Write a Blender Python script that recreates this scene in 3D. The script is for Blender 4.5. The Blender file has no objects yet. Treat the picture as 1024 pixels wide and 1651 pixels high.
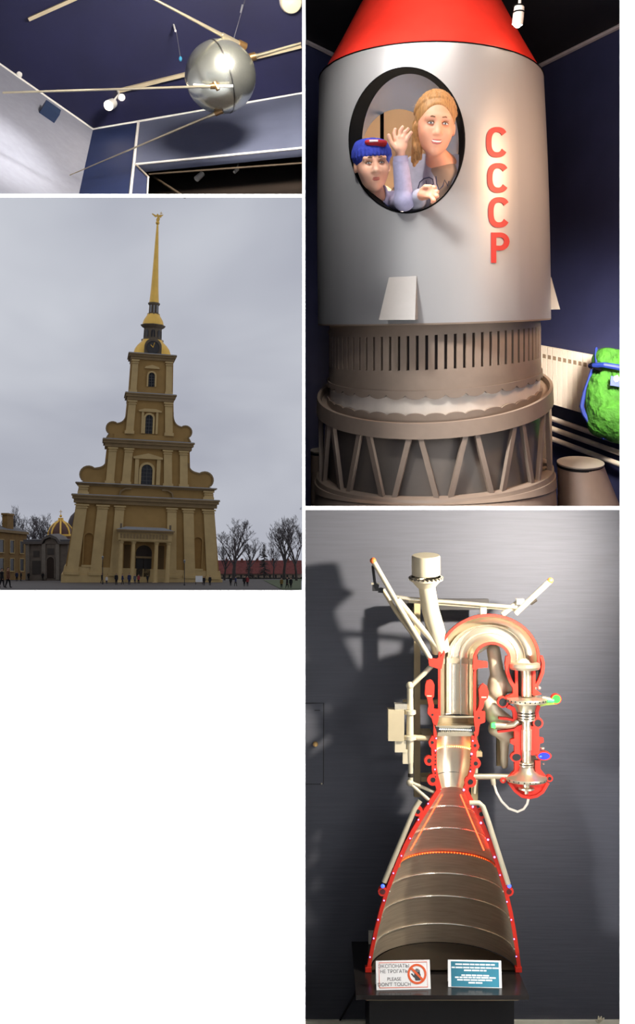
import bpy, bmesh, math, random
import numpy as np
from mathutils import Vector as V, Matrix

# ------------------------------------------------------------------ camera, sky, light, exposure
SC = bpy.context.scene
COL = SC.collection
W_PX, H_PX = 1024, 1651
PXM = 0.0022            # metres per photo pixel on the front wall
CAM_D = 4.0             # camera to front wall
CAM_Z = 2.26
cam = bpy.data.cameras.new('camera')
cam.sensor_fit = 'VERTICAL'
cam.sensor_height = 24.0
cam.lens = 24.0 * CAM_D / (H_PX * PXM)
cam.clip_end = 500
camo = bpy.data.objects.new('camera', cam)
camo.location = (0, -CAM_D, CAM_Z)
camo.rotation_euler = (math.pi / 2, 0, 0)
COL.objects.link(camo)
SC.camera = camo
SC.view_settings.view_transform = 'Standard'
SC.view_settings.look = 'None'
SC.view_settings.gamma = 1.0
SC.view_settings.exposure = 0.0
SC.view_settings.use_curve_mapping = False


def P(px, py, y=0.0):
    """Point of the scene that stands y metres behind the front wall."""
    k = PXM * (CAM_D + y) / CAM_D
    return V(((px - W_PX / 2) * k, y, CAM_Z + (H_PX / 2 - py) * k))


def S(y):
    return PXM * (CAM_D + y) / CAM_D


def lin(c):
    out = []
    for v in c:
        v = v / 255.0
        out.append(v / 12.92 if v <= 0.04045 else ((v + 0.055) / 1.055) ** 2.4)
    return out


# overcast sky
wd = bpy.data.worlds.new('overcast')
SC.world = wd
wd.use_nodes = True
nt = wd.node_tree
nt.nodes.clear()
out = nt.nodes.new('ShaderNodeOutputWorld')
bg = nt.nodes.new('ShaderNodeBackground')
tc = nt.nodes.new('ShaderNodeTexCoord')
mp = nt.nodes.new('ShaderNodeMapping')
mp.inputs['Scale'].default_value = (2.0, 2.0, 3.4)
mp.inputs['Location'].default_value = (0.35, 0.2, 0.9)
nz = nt.nodes.new('ShaderNodeTexNoise')
nz.inputs['Scale'].default_value = 1.7
nz.inputs['Detail'].default_value = 4
nz.inputs['Roughness'].default_value = 0.45
nz.inputs['Distortion'].default_value = 0.4
rp_ = nt.nodes.new('ShaderNodeValToRGB')
rp_.color_ramp.elements[0].position = 0.34
rp_.color_ramp.elements[0].color = (*lin((164, 167, 179)), 1)
rp_.color_ramp.elements[1].position = 0.64
rp_.color_ramp.elements[1].color = (*lin((203, 206, 213)), 1)
sx = nt.nodes.new('ShaderNodeSeparateXYZ')
gr = nt.nodes.new('ShaderNodeValToRGB')
gr.color_ramp.elements[0].position = 0.0
gr.color_ramp.elements[0].color = (0.76, 0.76, 0.79, 1)
gr.color_ramp.elements[1].position = 0.17
gr.color_ramp.elements[1].color = (1, 1, 1, 1)
mu = nt.nodes.new('ShaderNodeMix')
mu.data_type = 'RGBA'
mu.blend_type = 'MULTIPLY'
mu.inputs[0].default_value = 1.0
L = nt.links.new
L(tc.outputs['Generated'], mp.inputs['Vector'])
L(mp.outputs['Vector'], nz.inputs['Vector'])
L(nz.outputs['Fac'], rp_.inputs['Fac'])
L(tc.outputs['Generated'], sx.inputs[0])
L(sx.outputs['Z'], gr.inputs['Fac'])
L(rp_.outputs['Color'], mu.inputs[6])
L(gr.outputs['Color'], mu.inputs[7])
L(mu.outputs[2], bg.inputs['Color'])
bg.inputs['Strength'].default_value = 1.1
L(bg.outputs[0], out.inputs[0])


def light(name, kind, loc, target, power, color=(1, 1, 1), size=0.2, size_y=None, spot=60, blend=0.6, spread=None):
    d = bpy.data.lights.new(name, kind)
    d.energy = power
    d.color = color
    if kind == 'AREA':
        d.size = size
        d.shape = 'DISK'
        if size_y:
            d.shape = 'RECTANGLE'
            d.size_y = size_y
        if spread:
            d.spread = math.radians(spread)
    elif kind == 'SPOT':
        d.spot_size = math.radians(spot)
        d.spot_blend = blend
        d.shadow_soft_size = size
    else:
        d.shadow_soft_size = size
    o = bpy.data.objects.new(name, d)
    COL.objects.link(o)
    o.location = loc
    o.rotation_euler = (V(target) - V(loc)).to_track_quat('-Z', 'Z').to_euler()
    return o


# added fill lights that turn the front wall white, grazing from sides and top
light('wall_fill', 'AREA', (-2.3, -0.75, 1.0), (0.4, -0.05, 0.9), 900, (1, 1, 1), 0.3, 2.2)
light('wall_fill', 'AREA', (2.3, -0.75, 2.2), (0.2, -0.05, 2.2), 85, (1, 1, 1), 0.3, 3.6)
light('wall_fill', 'AREA', (-1.4, -0.8, 4.9), (-0.5, -0.02, 2.4), 520, (1, 1, 1), 2.0, 0.3)
# hall with the satellite
light('satellite_spot', 'SPOT', P(215, -60, 0.35), P(-20, 250, 0.75), 52, (1.0, 0.97, 0.9), 0.04, spot=46, blend=1.0)
light('satellite_fill', 'AREA', P(420, -120, 0.15), P(350, 130, 0.9), 30, (1, 0.92, 0.80), 0.3)
# hall with the capsule
light('capsule_key', 'SPOT', P(500, -75, 0.06), P(600, 210, 0.6), 34, (1, 0.98, 0.96), 0.06, spot=80, blend=0.9)
light('capsule_warm', 'AREA', P(1110, 120, 0.08), P(740, 560, 0.8), 15, (1, 0.62, 0.38), 0.4)
light('capsule_top_fill', 'AREA', P(690, -150, 0.06), P(700, 60, 0.7), 8, (1, 0.95, 0.9), 0.6, 0.2)  # added fill for the red nose and upper shell
light('radiator_fill', 'AREA', P(1120, 420, 0.06), P(950, 630, 1.7), 8, (1, 0.9, 0.78), 0.25, spread=55)  # added fill, brightens the radiator from out of view
light('cabin_fill', 'POINT', P(668, 378, 0.90), P(668, 300, 0.9), 20, (1, 0.85, 0.65), 0.03)  # added light hidden below the hatch, brightens the boards inside
# hall with the rocket engine
light('engine_key', 'SPOT', P(1075, 850, 0.05), P(600, 940, 0.95), 300, (1, 0.92, 0.81), 0.03, spot=128, blend=1.0)
light('engine_fill', 'AREA', P(1090, 1250, 0.05), P(730, 1400, 0.6), 8, (0.95, 0.95, 1), 0.3)

# ------------------------------------------------------------------ helpers
random.seed(7)
MATS = {}


def mat(name, col, rough=0.6, metal=0.0, var=0.08, scale=18.0, bump=0.0, emit=None, stretch=None, coat=0.0, sss=0.0, col2=None, bd=0.01):
    if name in MATS:
        return MATS[name]
    m = bpy.data.materials.new(name)
    m.use_nodes = True
    n = m.node_tree
    b = n.nodes['Principled BSDF']
    c = lin(col)
    b.inputs['Roughness'].default_value = rough
    b.inputs['Metallic'].default_value = metal
    if coat:
        b.inputs['Coat Weight'].default_value = coat
        b.inputs['Coat Roughness'].default_value = 0.08
    if sss:
        b.inputs['Subsurface Weight'].default_value = sss
        b.inputs['Subsurface Radius'].default_value = (0.012, 0.005, 0.003)
    t = n.nodes.new('ShaderNodeTexCoord')
    mpn = n.nodes.new('ShaderNodeMapping')
    if stretch:
        mpn.inputs['Scale'].default_value = stretch
    ns = n.nodes.new('ShaderNodeTexNoise')
    ns.inputs['Scale'].default_value = scale
    ns.inputs['Detail'].default_value = 5
    rmp = n.nodes.new('ShaderNodeValToRGB')
    lo = [max(0, v * (1 - var)) for v in c]
    hi = [min(1, v * (1 + var)) for v in (lin(col2) if col2 else c)]
    rmp.color_ramp.elements[0].position = 0.3
    rmp.color_ramp.elements[1].position = 0.7
    rmp.color_ramp.elements[0].color = (*lo, 1)
    rmp.color_ramp.elements[1].color = (*hi, 1)
    k = n.links.new
    k(t.outputs['Object'], mpn.inputs['Vector'])
    k(mpn.outputs['Vector'], ns.inputs['Vector'])
    k(ns.outputs['Fac'], rmp.inputs['Fac'])
    k(rmp.outputs['Color'], b.inputs['Base Color'])
    if bump:
        bp = n.nodes.new('ShaderNodeBump')
        bp.inputs['Strength'].default_value = bump
        bp.inputs['Distance'].default_value = bd
        k(ns.outputs['Fac'], bp.inputs['Height'])
        k(bp.outputs['Normal'], b.inputs['Normal'])
    if emit:
        b.inputs['Emission Color'].default_value = (*lin(emit[0]), 1)
        b.inputs['Emission Strength'].default_value = emit[1]
    MATS[name] = m
    return m


class MB:
    """Collects faces; F maps local (a, b, c) into the scene."""

    def __init__(self, F=None):
        self.v, self.f, self.mi = [], [], []
        self.F = F

    def _add(self, vs, fs, m=0):
        o = len(self.v)
        if self.F:
            vs = [self.F(*p) for p in vs]
        self.v += [tuple(p) for p in vs]
        self.f += [tuple(i + o for i in q) for q in fs]
        self.mi += [m] * len(fs)
        return self

    def prism(self, pts, c0, c1, m=0):
        n = len(pts)
        vs = [(p[0], p[1], c0) for p in pts] + [(p[0], p[1], c1) for p in pts]
        fs = [tuple(range(n)), tuple(range(2 * n - 1, n - 1, -1))]
        fs += [(i, n + i, n + (i + 1) % n, (i + 1) % n) for i in range(n)]
        return self._add(vs, fs, m)

    def box(self, a0, a1, b0, b1, c0, c1, m=0):
        return self.prism([(a0, b0), (a1, b0), (a1, b1), (a0, b1)], c0, c1, m)

    def strip(self, pts, w, c0, c1, m=0):
        """a band of width w along a 2-D polyline, extruded from c0 to c1"""
        L_, R_ = [], []
        n = len(pts)
        for i in range(n):
            a = V(pts[max(0, i - 1)]).to_2d() if False else V((pts[max(0, i - 1)][0], pts[max(0, i - 1)][1]))
            b = V((pts[min(n - 1, i + 1)][0], pts[min(n - 1, i + 1)][1]))
            d = (b - a).normalized()
            ww = w[i] if isinstance(w, (list, tuple)) else w
            q = V((-d.y, d.x)) * ww / 2
            L_.append((pts[i][0] + q.x, pts[i][1] + q.y))
            R_.append((pts[i][0] - q.x, pts[i][1] - q.y))
        return self.prism(L_ + R_[::-1], c0, c1, m)

    def quads(self, grid, closed_u=False, closed_v=False, m=0):
        """grid[i][j] of points"""
        nu, nv = len(grid), len(grid[0])
        vs = [p for r in grid for p in r]
        fs = []
        for i in range(nu if closed_u else nu - 1):
            for j in range(nv if closed_v else nv - 1):
                a, b = i * nv + j, i * nv + (j + 1) % nv
                c, d = ((i + 1) % nu) * nv + (j + 1) % nv, ((i + 1) % nu) * nv + j
                fs.append((a, b, c, d))
        return self._add(vs, fs, m)

    def poly(self, pts, m=0):
        return self._add(pts, [tuple(range(len(pts)))], m)

    def tube(self, pts, r, n=8, m=0, caps=True):
        """world-space tube (points pass through F first)"""
        if self.F:
            pts = [V(self.F(*p)) for p in pts]
        else:
            pts = [V(p) for p in pts]
        N = len(pts)
        rs = r if isinstance(r, (list, tuple)) else [r] * N
        up = None
        vs = []
        for i in range(N):
            d = (pts[min(N - 1, i + 1)] - pts[max(0, i - 1)])
            if d.length < 1e-9:
                d = V((0, 0, 1))
            d.normalize()
            if up is None:
                up = d.orthogonal().normalized()
            up = (up - d * up.dot(d))
            if up.length < 1e-6:
                up = d.orthogonal()
            up.normalize()
            s = d.cross(up)
            for j in range(n):
                a = 2 * math.pi * j / n
                vs.append(pts[i] + (up * math.cos(a) + s * math.sin(a)) * rs[i])
        fs = []
        for i in range(N - 1):
            for j in range(n):
                fs.append((i * n + j, i * n + (j + 1) % n, (i + 1) * n + (j + 1) % n, (i + 1) * n + j))
        if caps:
            fs.append(tuple(range(n))[::-1])
            fs.append(tuple((N - 1) * n + j for j in range(n)))
        F, self.F = self.F, None
        self._add(vs, fs, m)
        self.F = F
        return self

    def lathe(self, prof, o, ax, n=32, a0=0.0, a1=2 * math.pi, e1=None, m=0, F=False):
        """profile of (radius, t along ax) from o; world units"""
        ax = V(ax).normalized()
        e1 = V(e1) if e1 is not None else ax.orthogonal()
        e1 = (e1 - ax * e1.dot(ax)).normalized()
        e2 = ax.cross(e1)
        full = abs(a1 - a0 - 2 * math.pi) < 1e-6
        k = n if full else n + 1
        grid = []
        for r, t in prof:
            row = []
            for j in range(k):
                a = a0 + (a1 - a0) * j / n
                row.append(V(o) + ax * t + (e1 * math.cos(a) + e2 * math.sin(a)) * max(r, 1e-5))
            grid.append(row)
        Fs, self.F = self.F, None
        self.quads(grid, closed_v=full, m=m)
        self.F = Fs
        return self

    def ball(self, c, r, n=16, k=10, m=0):
        r = r if isinstance(r, (list, tuple)) else (r, r, r)
        grid = []
        for i in range(k + 1):
            t = math.pi * i / k
            s = max(math.sin(t), 1e-4)
            grid.append([V((c[0] + r[0] * s * math.cos(2 * math.pi * j / n), c[1] + r[1] * s * math.sin(2 * math.pi * j / n), c[2] + r[2] * math.cos(t))) for j in range(n)])
        Fs, self.F = self.F, None
        self.quads(grid, closed_v=True, m=m)
        self.F = Fs
        return self

    def mesh(self, name, mats, sharp=35):
        me = bpy.data.meshes.new(name)
        me.from_pydata(self.v, [], self.f)
        for x in (mats if isinstance(mats, (list, tuple)) else [mats]):
            me.materials.append(x)
        if any(self.mi):
            me.polygons.foreach_set('material_index', self.mi)
        bm = bmesh.new()
        bm.from_mesh(me)
        bmesh.ops.remove_doubles(bm, verts=bm.verts, dist=1e-6)
        bmesh.ops.recalc_face_normals(bm, faces=bm.faces)
        bm.to_mesh(me)
        bm.free()
        me.polygons.foreach_set('use_smooth', [True] * len(me.polygons))
        me.set_sharp_from_angle(angle=math.radians(sharp))
        return me


def wloc(o):
    l = V((0, 0, 0))
    while o is not None:
        l = l + o.location
        o = o.parent
    return l


def obj(name, mb, m, parent=None, sharp=35, label=None, cat=None, group=None, kind=None, base=None):
    if base is None and parent is None and mb.v:
        a = np.array(mb.v)
        base = ((a[:, 0].min() + a[:, 0].max()) / 2, (a[:, 1].min() + a[:, 1].max()) / 2, a[:, 2].min())
    off = (wloc(parent) if parent is not None else V((0, 0, 0))) + (V(base) if base is not None else V((0, 0, 0)))
    mb.v = [(p[0] - off.x, p[1] - off.y, p[2] - off.z) for p in mb.v]
    o = bpy.data.objects.new(name, mb.mesh(name, m, sharp))
    COL.objects.link(o)
    if parent is not None:
        o.parent = parent
    if base is not None:
        o.location = base
    return tag(o, label, cat, group, kind)


def tag(o, label=None, cat=None, group=None, kind=None):
    if label:
        o['label'] = label
    if cat:
        o['category'] = cat
    if group:
        o['group'] = group
    if kind:
        o['kind'] = kind
    return o


def thing(name, loc, label, cat, group=None):
    o = bpy.data.objects.new(name, None)
    o.empty_display_size = 0.05
    COL.objects.link(o)
    o.location = loc
    return tag(o, label, cat, group)


def struct(name, mb, m, parent=None):
    return obj(name, mb, m, parent, kind=None if parent else 'structure')


def copy_tree(o, parent=None):
    c = o.copy()
    COL.objects.link(c)
    c.parent = parent
    for ch in list(o.children):
        copy_tree(ch, c)
    return c


def text_obj(name, s, size, loc, rot, m, parent, width=None, align='CENTER'):
    cu = bpy.data.curves.new(name, 'FONT')
    cu.body = s
    cu.size = size
    cu.align_x = align
    cu.align_y = 'CENTER'
    cu.extrude = 0.0004
    cu.materials.append(m)
    t_ = bpy.data.objects.new('lettering_source', cu)
    COL.objects.link(t_)
    dg = bpy.context.evaluated_depsgraph_get()
    me = bpy.data.meshes.new_from_object(t_.evaluated_get(dg), depsgraph=dg)
    bpy.data.objects.remove(t_)
    bpy.data.curves.remove(cu)
    o = bpy.data.objects.new(name, me)
    COL.objects.link(o)
    o.parent = parent
    o.location = V(loc) - wloc(parent)
    o.rotation_euler = rot
    return o


def ray_plane(px, py, p0, n):
    c = V((0, -CAM_D, CAM_Z))
    d = P(px, py, 0) - c
    return c + d * ((V(p0) - c).dot(n) / d.dot(n))


# ---- smooth solids from distance fields (bodies, hair, cloth)
class Field:
    def __init__(self, lo, hi, h):
        lo, hi = np.minimum(lo, hi), np.maximum(lo, hi)
        self.lo, self.h = np.array(lo, float), h
        self.n = np.ceil((np.array(hi) - self.lo) / h).astype(int) + 1
        self.d = np.full(self.n, 1.0, np.float32)

    def _blk(self, a, b):
        i0 = np.clip(np.floor((np.array(a) - self.lo) / self.h).astype(int), 0, self.n)
        i1 = np.clip(np.ceil((np.array(b) - self.lo) / self.h).astype(int) + 1, 0, self.n)
        if (i1 <= i0).any():
            return None
        sl = tuple(slice(x, y) for x, y in zip(i0, i1))
        g = [(self.lo[k] + self.h * np.arange(i0[k], i1[k])).astype(np.float32) for k in range(3)]
        return sl, g[0][:, None, None], g[1][None, :, None], g[2][None, None, :]

    def _mix(self, sl, d, k, sub):
        a = self.d[sl]
        if sub:
            b = -d
            hh = np.clip(0.5 - 0.5 * (a - b) / k, 0, 1)
            self.d[sl] = a * (1 - hh) + b * hh + k * hh * (1 - hh)
        else:
            hh = np.clip(0.5 + 0.5 * (a - d) / k, 0, 1)
            self.d[sl] = a * (1 - hh) + d * hh - k * hh * (1 - hh)

    def cap(self, p, q, r0, r1=None, k=0.015, sub=False):
        r1 = r0 if r1 is None else r1
        p, q = np.array(p, float), np.array(q, float)
        mg = max(r0, r1) + k + 3 * self.h
        blk = self._blk(np.minimum(p, q) - mg, np.maximum(p, q) + mg)
        if blk is None:
            return self
        sl, X, Y, Z = blk
        ba = q - p
        t = np.clip(((X - p[0]) * ba[0] + (Y - p[1]) * ba[1] + (Z - p[2]) * ba[2]) / max(ba.dot(ba), 1e-9), 0, 1)
        d = np.sqrt((X - p[0] - t * ba[0]) ** 2 + (Y - p[1] - t * ba[1]) ** 2 + (Z - p[2] - t * ba[2]) ** 2) - (r0 + (r1 - r0) * t)
        self._mix(sl, d, k, sub)
        return self

    def ell(self, c, r, R=None, k=0.015, sub=False):
        c, r = np.array(c, float), np.array(r, float)
        mg = r.max() + k + 3 * self.h
        blk = self._blk(c - mg, c + mg)
        if blk is None:
            return self
        sl, X, Y, Z = blk
        x, y, z = X - c[0], Y - c[1], Z - c[2]
        if R is not None:
            A = np.array(R)
            x, y, z = (A[0, 0] * x + A[1, 0] * y + A[2, 0] * z, A[0, 1] * x + A[1, 1] * y + A[2, 1] * z, A[0, 2] * x + A[1, 2] * y + A[2, 2] * z)
        k0 = np.sqrt((x / r[0]) ** 2 + (y / r[1]) ** 2 + (z / r[2]) ** 2)
        k1 = np.sqrt((x / r[0] ** 2) ** 2 + (y / r[1] ** 2) ** 2 + (z / r[2] ** 2) ** 2) + 1e-6
        d = k0 * (k0 - 1) / k1
        self._mix(sl, d, k, sub)
        return self

    def mb(self):
        d, h = self.d, self.h
        s = d < 0
        n = np.array(d.shape)
        cnt = np.zeros(n - 1, np.int8)
        cs = [(i, j, k) for i in (0, 1) for j in (0, 1) for k in (0, 1)]

        def sub(a, c):
            return a[c[0]:n[0] - 1 + c[0], c[1]:n[1] - 1 + c[1], c[2]:n[2] - 1 + c[2]]
        for c in cs:
            cnt += sub(s, c)
        act = (cnt > 0) & (cnt < 8)
        ii = np.argwhere(act)
        idx = np.full(act.shape, -1, np.int64)
        idx[act] = np.arange(len(ii))
        acc = np.zeros((len(ii), 3))
        w = np.zeros(len(ii))
        for a in cs:
            for ax in range(3):
                if a[ax]:
                    continue
                b = list(a)
                b[ax] = 1
                va = d[ii[:, 0] + a[0], ii[:, 1] + a[1], ii[:, 2] + a[2]]
                vb = d[ii[:, 0] + b[0], ii[:, 1] + b[1], ii[:, 2] + b[2]]
                cr = (va < 0) != (vb < 0)
                t = np.where(cr, va / np.where(va == vb, 1, va - vb), 0)
                p = np.array(a, float)[None, :] + np.zeros((len(ii), 3))
                p[:, ax] += t
                acc[cr] += p[cr]
                w[cr] += 1
        vs = self.lo + (ii + acc / w[:, None]) * h
        out_ = MB()
        fs = []
        for ax in range(3):
            u, v_ = (ax + 1) % 3, (ax + 2) % 3
            a = np.moveaxis(s, (ax, u, v_), (0, 1, 2))
            I = np.moveaxis(idx, (ax, u, v_), (0, 1, 2))
            A, B = a[:-1, 1:-1, 1:-1], a[1:, 1:-1, 1:-1]
            e = np.argwhere(A != B)
            fl = A[e[:, 0], e[:, 1], e[:, 2]]
            q = np.stack([I[e[:, 0], e[:, 1], e[:, 2]], I[e[:, 0], e[:, 1] + 1, e[:, 2]], I[e[:, 0], e[:, 1] + 1, e[:, 2] + 1], I[e[:, 0], e[:, 1], e[:, 2] + 1]], 1)
            q[~fl] = q[~fl][:, ::-1]
            fs.append(q)
        out_.v = [tuple(p) for p in vs]
        out_.f = [tuple(q) for q in np.concatenate(fs).tolist()]
        out_.mi = [0] * len(out_.f)
        return out_

# ------------------------------------------------------------------ the setting: front wall with four openings
m_white = mat('white_paint', (250, 250, 250), 0.7, var=0.01)
m_back = mat('unpainted_board', (190, 188, 182), 0.9)
Zt, Zb, Xl, Xr = 7.0, 0.0, -4.4, 2.7


def px_x(px):
    return P(px, 0).x


def px_z(py):
    return P(0, py).z


gapx0, gapx1 = px_x(487.5), px_x(492)
rightx = px_x(1000)
mb = MB()
TH = (0.0, 0.004)


def board(x0, x1, z0, z1):
    mb.box(x0, x1, z0, z1, 0, 0, 0)


mbw = MB(lambda a, b, c: (a, c, b))
for x0, x1, z0, z1 in [
        (Xl, px_x(-3), Zb, Zt),                                 # left of the frame
        (rightx, Xr, Zb, Zt),                                   # right strip
        (px_x(-3), rightx, px_z(-3), Zt),                       # above the openings
        (gapx0, gapx1, Zb, px_z(-3)),                           # post between the columns
        (px_x(-3), gapx0, px_z(318), px_z(313)),                # bar under the satellite opening
        (px_x(-3), gapx0, Zb, px_z(952)),                       # plain white wall under the cathedral opening
        (gapx1, rightx, px_z(822), px_z(816)),                  # bar between capsule and engine
        (gapx1, rightx, Zb, px_z(1654))]:
    mbw.box(x0, x1, z0, z1, 0.0, 0.004)
struct('wall_front', mbw, m_white)
m_gfloor = mat('gallery_floor_grey', (120, 118, 115), 0.6)
g = MB()
g.box(-7, 7, -8, 0.95, -0.05, 0.0)
struct('floor', g, m_gfloor)

# ------------------------------------------------------------------ hall of the satellite: tilted corner of navy ceiling and two walls
m_navy = mat('navy_ceiling_paint', (26, 27, 66), 0.55, var=0.15, scale=4)
m_lw = mat('pale_blue_grey_wall', (150, 152, 166), 0.6, var=0.05, scale=30, bump=0.05)
m_dw = mat('dark_blue_wall', (30, 44, 86), 0.65, var=0.1, scale=8)
m_fascia = mat('slate_blue_fascia', (98, 104, 128), 0.6, var=0.06, scale=10)
m_trim = mat('white_trim', (250, 246, 240), 0.5, var=0.03)
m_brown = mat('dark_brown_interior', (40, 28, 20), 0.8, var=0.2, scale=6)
m_black = mat('black', (12, 12, 14), 0.5)

U = V((-0.078, 0.782, 0.617)).normalized()
YA = 1.6
CA = P(150, 208, YA)


def ray(px, py):
    return (P(px, py, 0) - V((0, -CAM_D, CAM_Z)))


N1 = ray(0, 103).cross(ray(150, 208))
D1 = U.cross(N1).normalized()
N2 = ray(150, 208).cross(ray(487, 150))
D2 = U.cross(N2).normalized()
if D1.x > 0:
    D1 = -D1
if D2.x < 0:
    D2 = -D2
NL = U.cross(D1).normalized()
NR = U.cross(D2).normalized()
if NL.x < 0:
    NL = -NL          # into the room
if NR.y > 0:
    NR = -NR


def onL(px, py, o=0.0):
    return ray_plane(px, py, CA + NL * o, NL)


def onR(px, py, o=0.0):
    return ray_plane(px, py, CA + NR * o, NR)


def onC(px, py, o=0.0):
    return ray_plane(px, py, CA - U * o, U)


def slab(pts, n, t):
    """flat panel with thickness t along n"""
    k = MB()
    a = [V(p) for p in pts]
    b = [p + V(n) * t for p in a]
    q = len(a)
    k._add(a + b, [tuple(range(q)), tuple(range(2 * q - 1, q - 1, -1))] + [(i, q + i, q + (i + 1) % q, (i + 1) % q) for i in range(q)])
    return k


struct('ceiling',
       slab([CA + D1 * 4.2, CA, onC(489.3, 149.6), onC(489.3, -900), onC(-700, -900)], U, 0.02), m_navy)
B315 = 314.4
struct('wall_left', slab([CA, CA + D1 * 4.0, onL(-560, B315), onL(127, B315)], -NL, 0.003), m_lw)
struct('wall_back', slab([CA, onR(222, 197.5), onR(209, B315), onR(127, B315)], -NR, 0.003), m_dw)
fas = slab([onR(222, 197.5), onR(489.3, 149.5), onR(489.3, 238), onR(219, 265)], -NR, 0.04)
struct('wall_fascia', fas, m_fascia)
# small jamb under the fascia and the dark recess behind it
struct('wall_jamb', slab([onR(217, 266), onR(238, 284), onR(237, B315), onR(209, B315)], -NR, 0.003), mat('jamb_blue', (60, 68, 104), 0.6))
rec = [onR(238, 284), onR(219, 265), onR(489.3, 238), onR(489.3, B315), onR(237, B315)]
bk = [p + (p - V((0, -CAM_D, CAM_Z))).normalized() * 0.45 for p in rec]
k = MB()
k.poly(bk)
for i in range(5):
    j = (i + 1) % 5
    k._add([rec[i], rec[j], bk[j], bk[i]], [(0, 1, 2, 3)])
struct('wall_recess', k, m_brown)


def bar(p, q, w, m, name, n=6, parent=None):
    t = MB()
    t.tube([p, q], w, n)
    return struct(name, t, m, parent)


tw = 0.0062
bar(CA + D1 * 3.5 - U * .006, CA - U * .006, tw, m_trim, 'trim_1')
bar(CA - U * .006, onC(487.6, 149.9) - U * .006, tw, m_trim, 'trim_2')
bar(onR(223, 197, .004), onR(210, B315, .004), tw * 1.1, m_trim, 'trim_3')
bar(onR(219, 265, .006), onR(487.6, 238.7, .006), tw * .9, m_trim, 'trim_4')
bar(onR(219, 265, .004), onR(240, 286, .004), .004, mat('worn_trim', (190, 176, 160), .6), 'trim_5')
bar(onR(239, 285, .004), onR(237.5, B315, .004), .004, m_trim, 'trim_6')
m_beam = mat('recess_rail', (92, 78, 62), .6)
bar(onR(240, 281, -.03), onR(487.6, 263, -.03), .004, m_beam, 'trim_7')
bar(onR(246, 284, -.10), onR(298, 318, -.04), .006, m_beam, 'trim_8')
bar(onR(322, 268, -.30), onR(378, 318, -.20), .004, m_beam, 'trim_9')

# partitions that separate the niches
m_part = mat('partition_grey', (120, 122, 130), 0.9)


def radial_wall(name, px, py0, py1, y1, m):
    a = MB()
    p = [P(px, py0, 0.005), P(px, py1, 0.005), P(px, py1, y1), P(px, py0, y1)]
    a._add([V((q.x + s * .0018, q.y, q.z)) for s in (-1, 1) for q in p], [(0, 1, 2, 3), (7, 6, 5, 4), (0, 4, 5, 1), (1, 5, 6, 2), (2, 6, 7, 3), (3, 7, 4, 0)])
    return struct(name, a, m)


radial_wall('wall_side', 489.75, -1100, 820, 2.1, mat('capsule_hall_side', (36, 38, 52), 0.9))
radial_wall('wall_side', 489.75, 820, 1700, 0.96, mat('engine_hall_side', (52, 56, 66), 0.9))
a = MB()
pa = [P(490, 315.5, .005), P(490, 315.5, 2.15), P(-640, 315.5, 2.15), P(-640, 315.5, .005)]
a._add([V((q.x, q.y, q.z + s * .0015)) for s in (-1, 1) for q in pa], [(0, 1, 2, 3), (7, 6, 5, 4), (0, 4, 5, 1), (1, 5, 6, 2), (2, 6, 7, 3), (3, 7, 4, 0)])
struct('floor_satellite_hall', a, m_part)

# ------------------------------------------------------------------ hall of the capsule: navy corner
m_cw = mat('navy_wall', (46, 50, 84), 0.55, var=0.12, scale=5)
m_cc = mat('dark_ceiling', (22, 20, 28), 0.7, var=0.15, scale=5)
CC = P(725, 176, 2.6)
dL = V((-0.653, -0.757, 0))
dR = V((0.516, -0.857, 0))
nRw = V((-0.857, -0.516, 0)).normalized()
nLw = V((0.757, -0.653, 0)).normalized()
zfl = CAM_Z + 0.0175
struct('wall_capsule_left', slab([CC, CC + dL * 1.272, (CC + dL * 1.272) * 1.0 + V((0, 0, zfl - CC.z)), CC + V((0, 0, zfl - CC.z))], -nLw, .02), m_cw)
struct('wall_capsule_right', slab([CC, CC + dR * 3.02, CC + dR * 3.02 + V((0, 0, zfl - CC.z)), CC + V((0, 0, zfl - CC.z))], -nRw, .02), m_cw)
struct('ceiling_capsule', slab([CC, CC + dL * 1.272, V((gapx1 - .006, .005, CC.z)), V((2.36, .005, CC.z)), CC + dR * 3.02], V((0, 0, 1)), .02), m_cc)
bar(CC + V((.0, -.01, -.012)), CC + dL * 1.27 + V((.0, -.01, -.012)), .012, mat('ceiling_trim', (176, 168, 172), .5), 'trim_10')
bar(CC + V((-.01, -.0, -.012)), CC + dR * 3.0 + V((-.01, -.0, -.012)), .012, MATS['ceiling_trim'], 'trim_11')
m_cfl = mat('capsule_hall_floor', (42, 46, 62), .5)
a = MB()
a.prism([(gapx1 - .012, .005), (2.4, .005), (2.4, .03), (CC.x + .02, 2.66), (-.09, 1.75)], CAM_Z + .0125, zfl)
struct('floor_capsule', a, m_cfl)

# ------------------------------------------------------------------ hall of the rocket engine
YW = 0.95
mw = mat('slate_wall_panelling', (74, 75, 82), 0.75, var=0.07, scale=7, stretch=(0.6, 1, 14), bump=0.12)
a = MB(lambda x, z, y: (x, y, z))
a.box(-.062, 1.9, 0, CAM_Z + .0105, YW, YW + .03)
struct('wall_engine', a, mw)
a = MB(lambda x, z, y: (x, y, z))
a.box(1.88, 1.9, 0, CAM_Z + .0105, .005, YW)
struct('wall_engine_right', a, mw)
a = MB()
a.box(-.062, 1.9, .005, YW + .03, CAM_Z + .0105, CAM_Z + .0122)
struct('ceiling_engine', a, mat('engine_hall_ceiling', (80, 80, 84), .9))
a = MB()
a.box(-.06, 1.88, YW - .018, YW, 0.0, P(0, 1643.5, YW).z)
struct('baseboard_engine', a, mat('cream_baseboard', (250, 242, 216), .5, var=.06))

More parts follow.
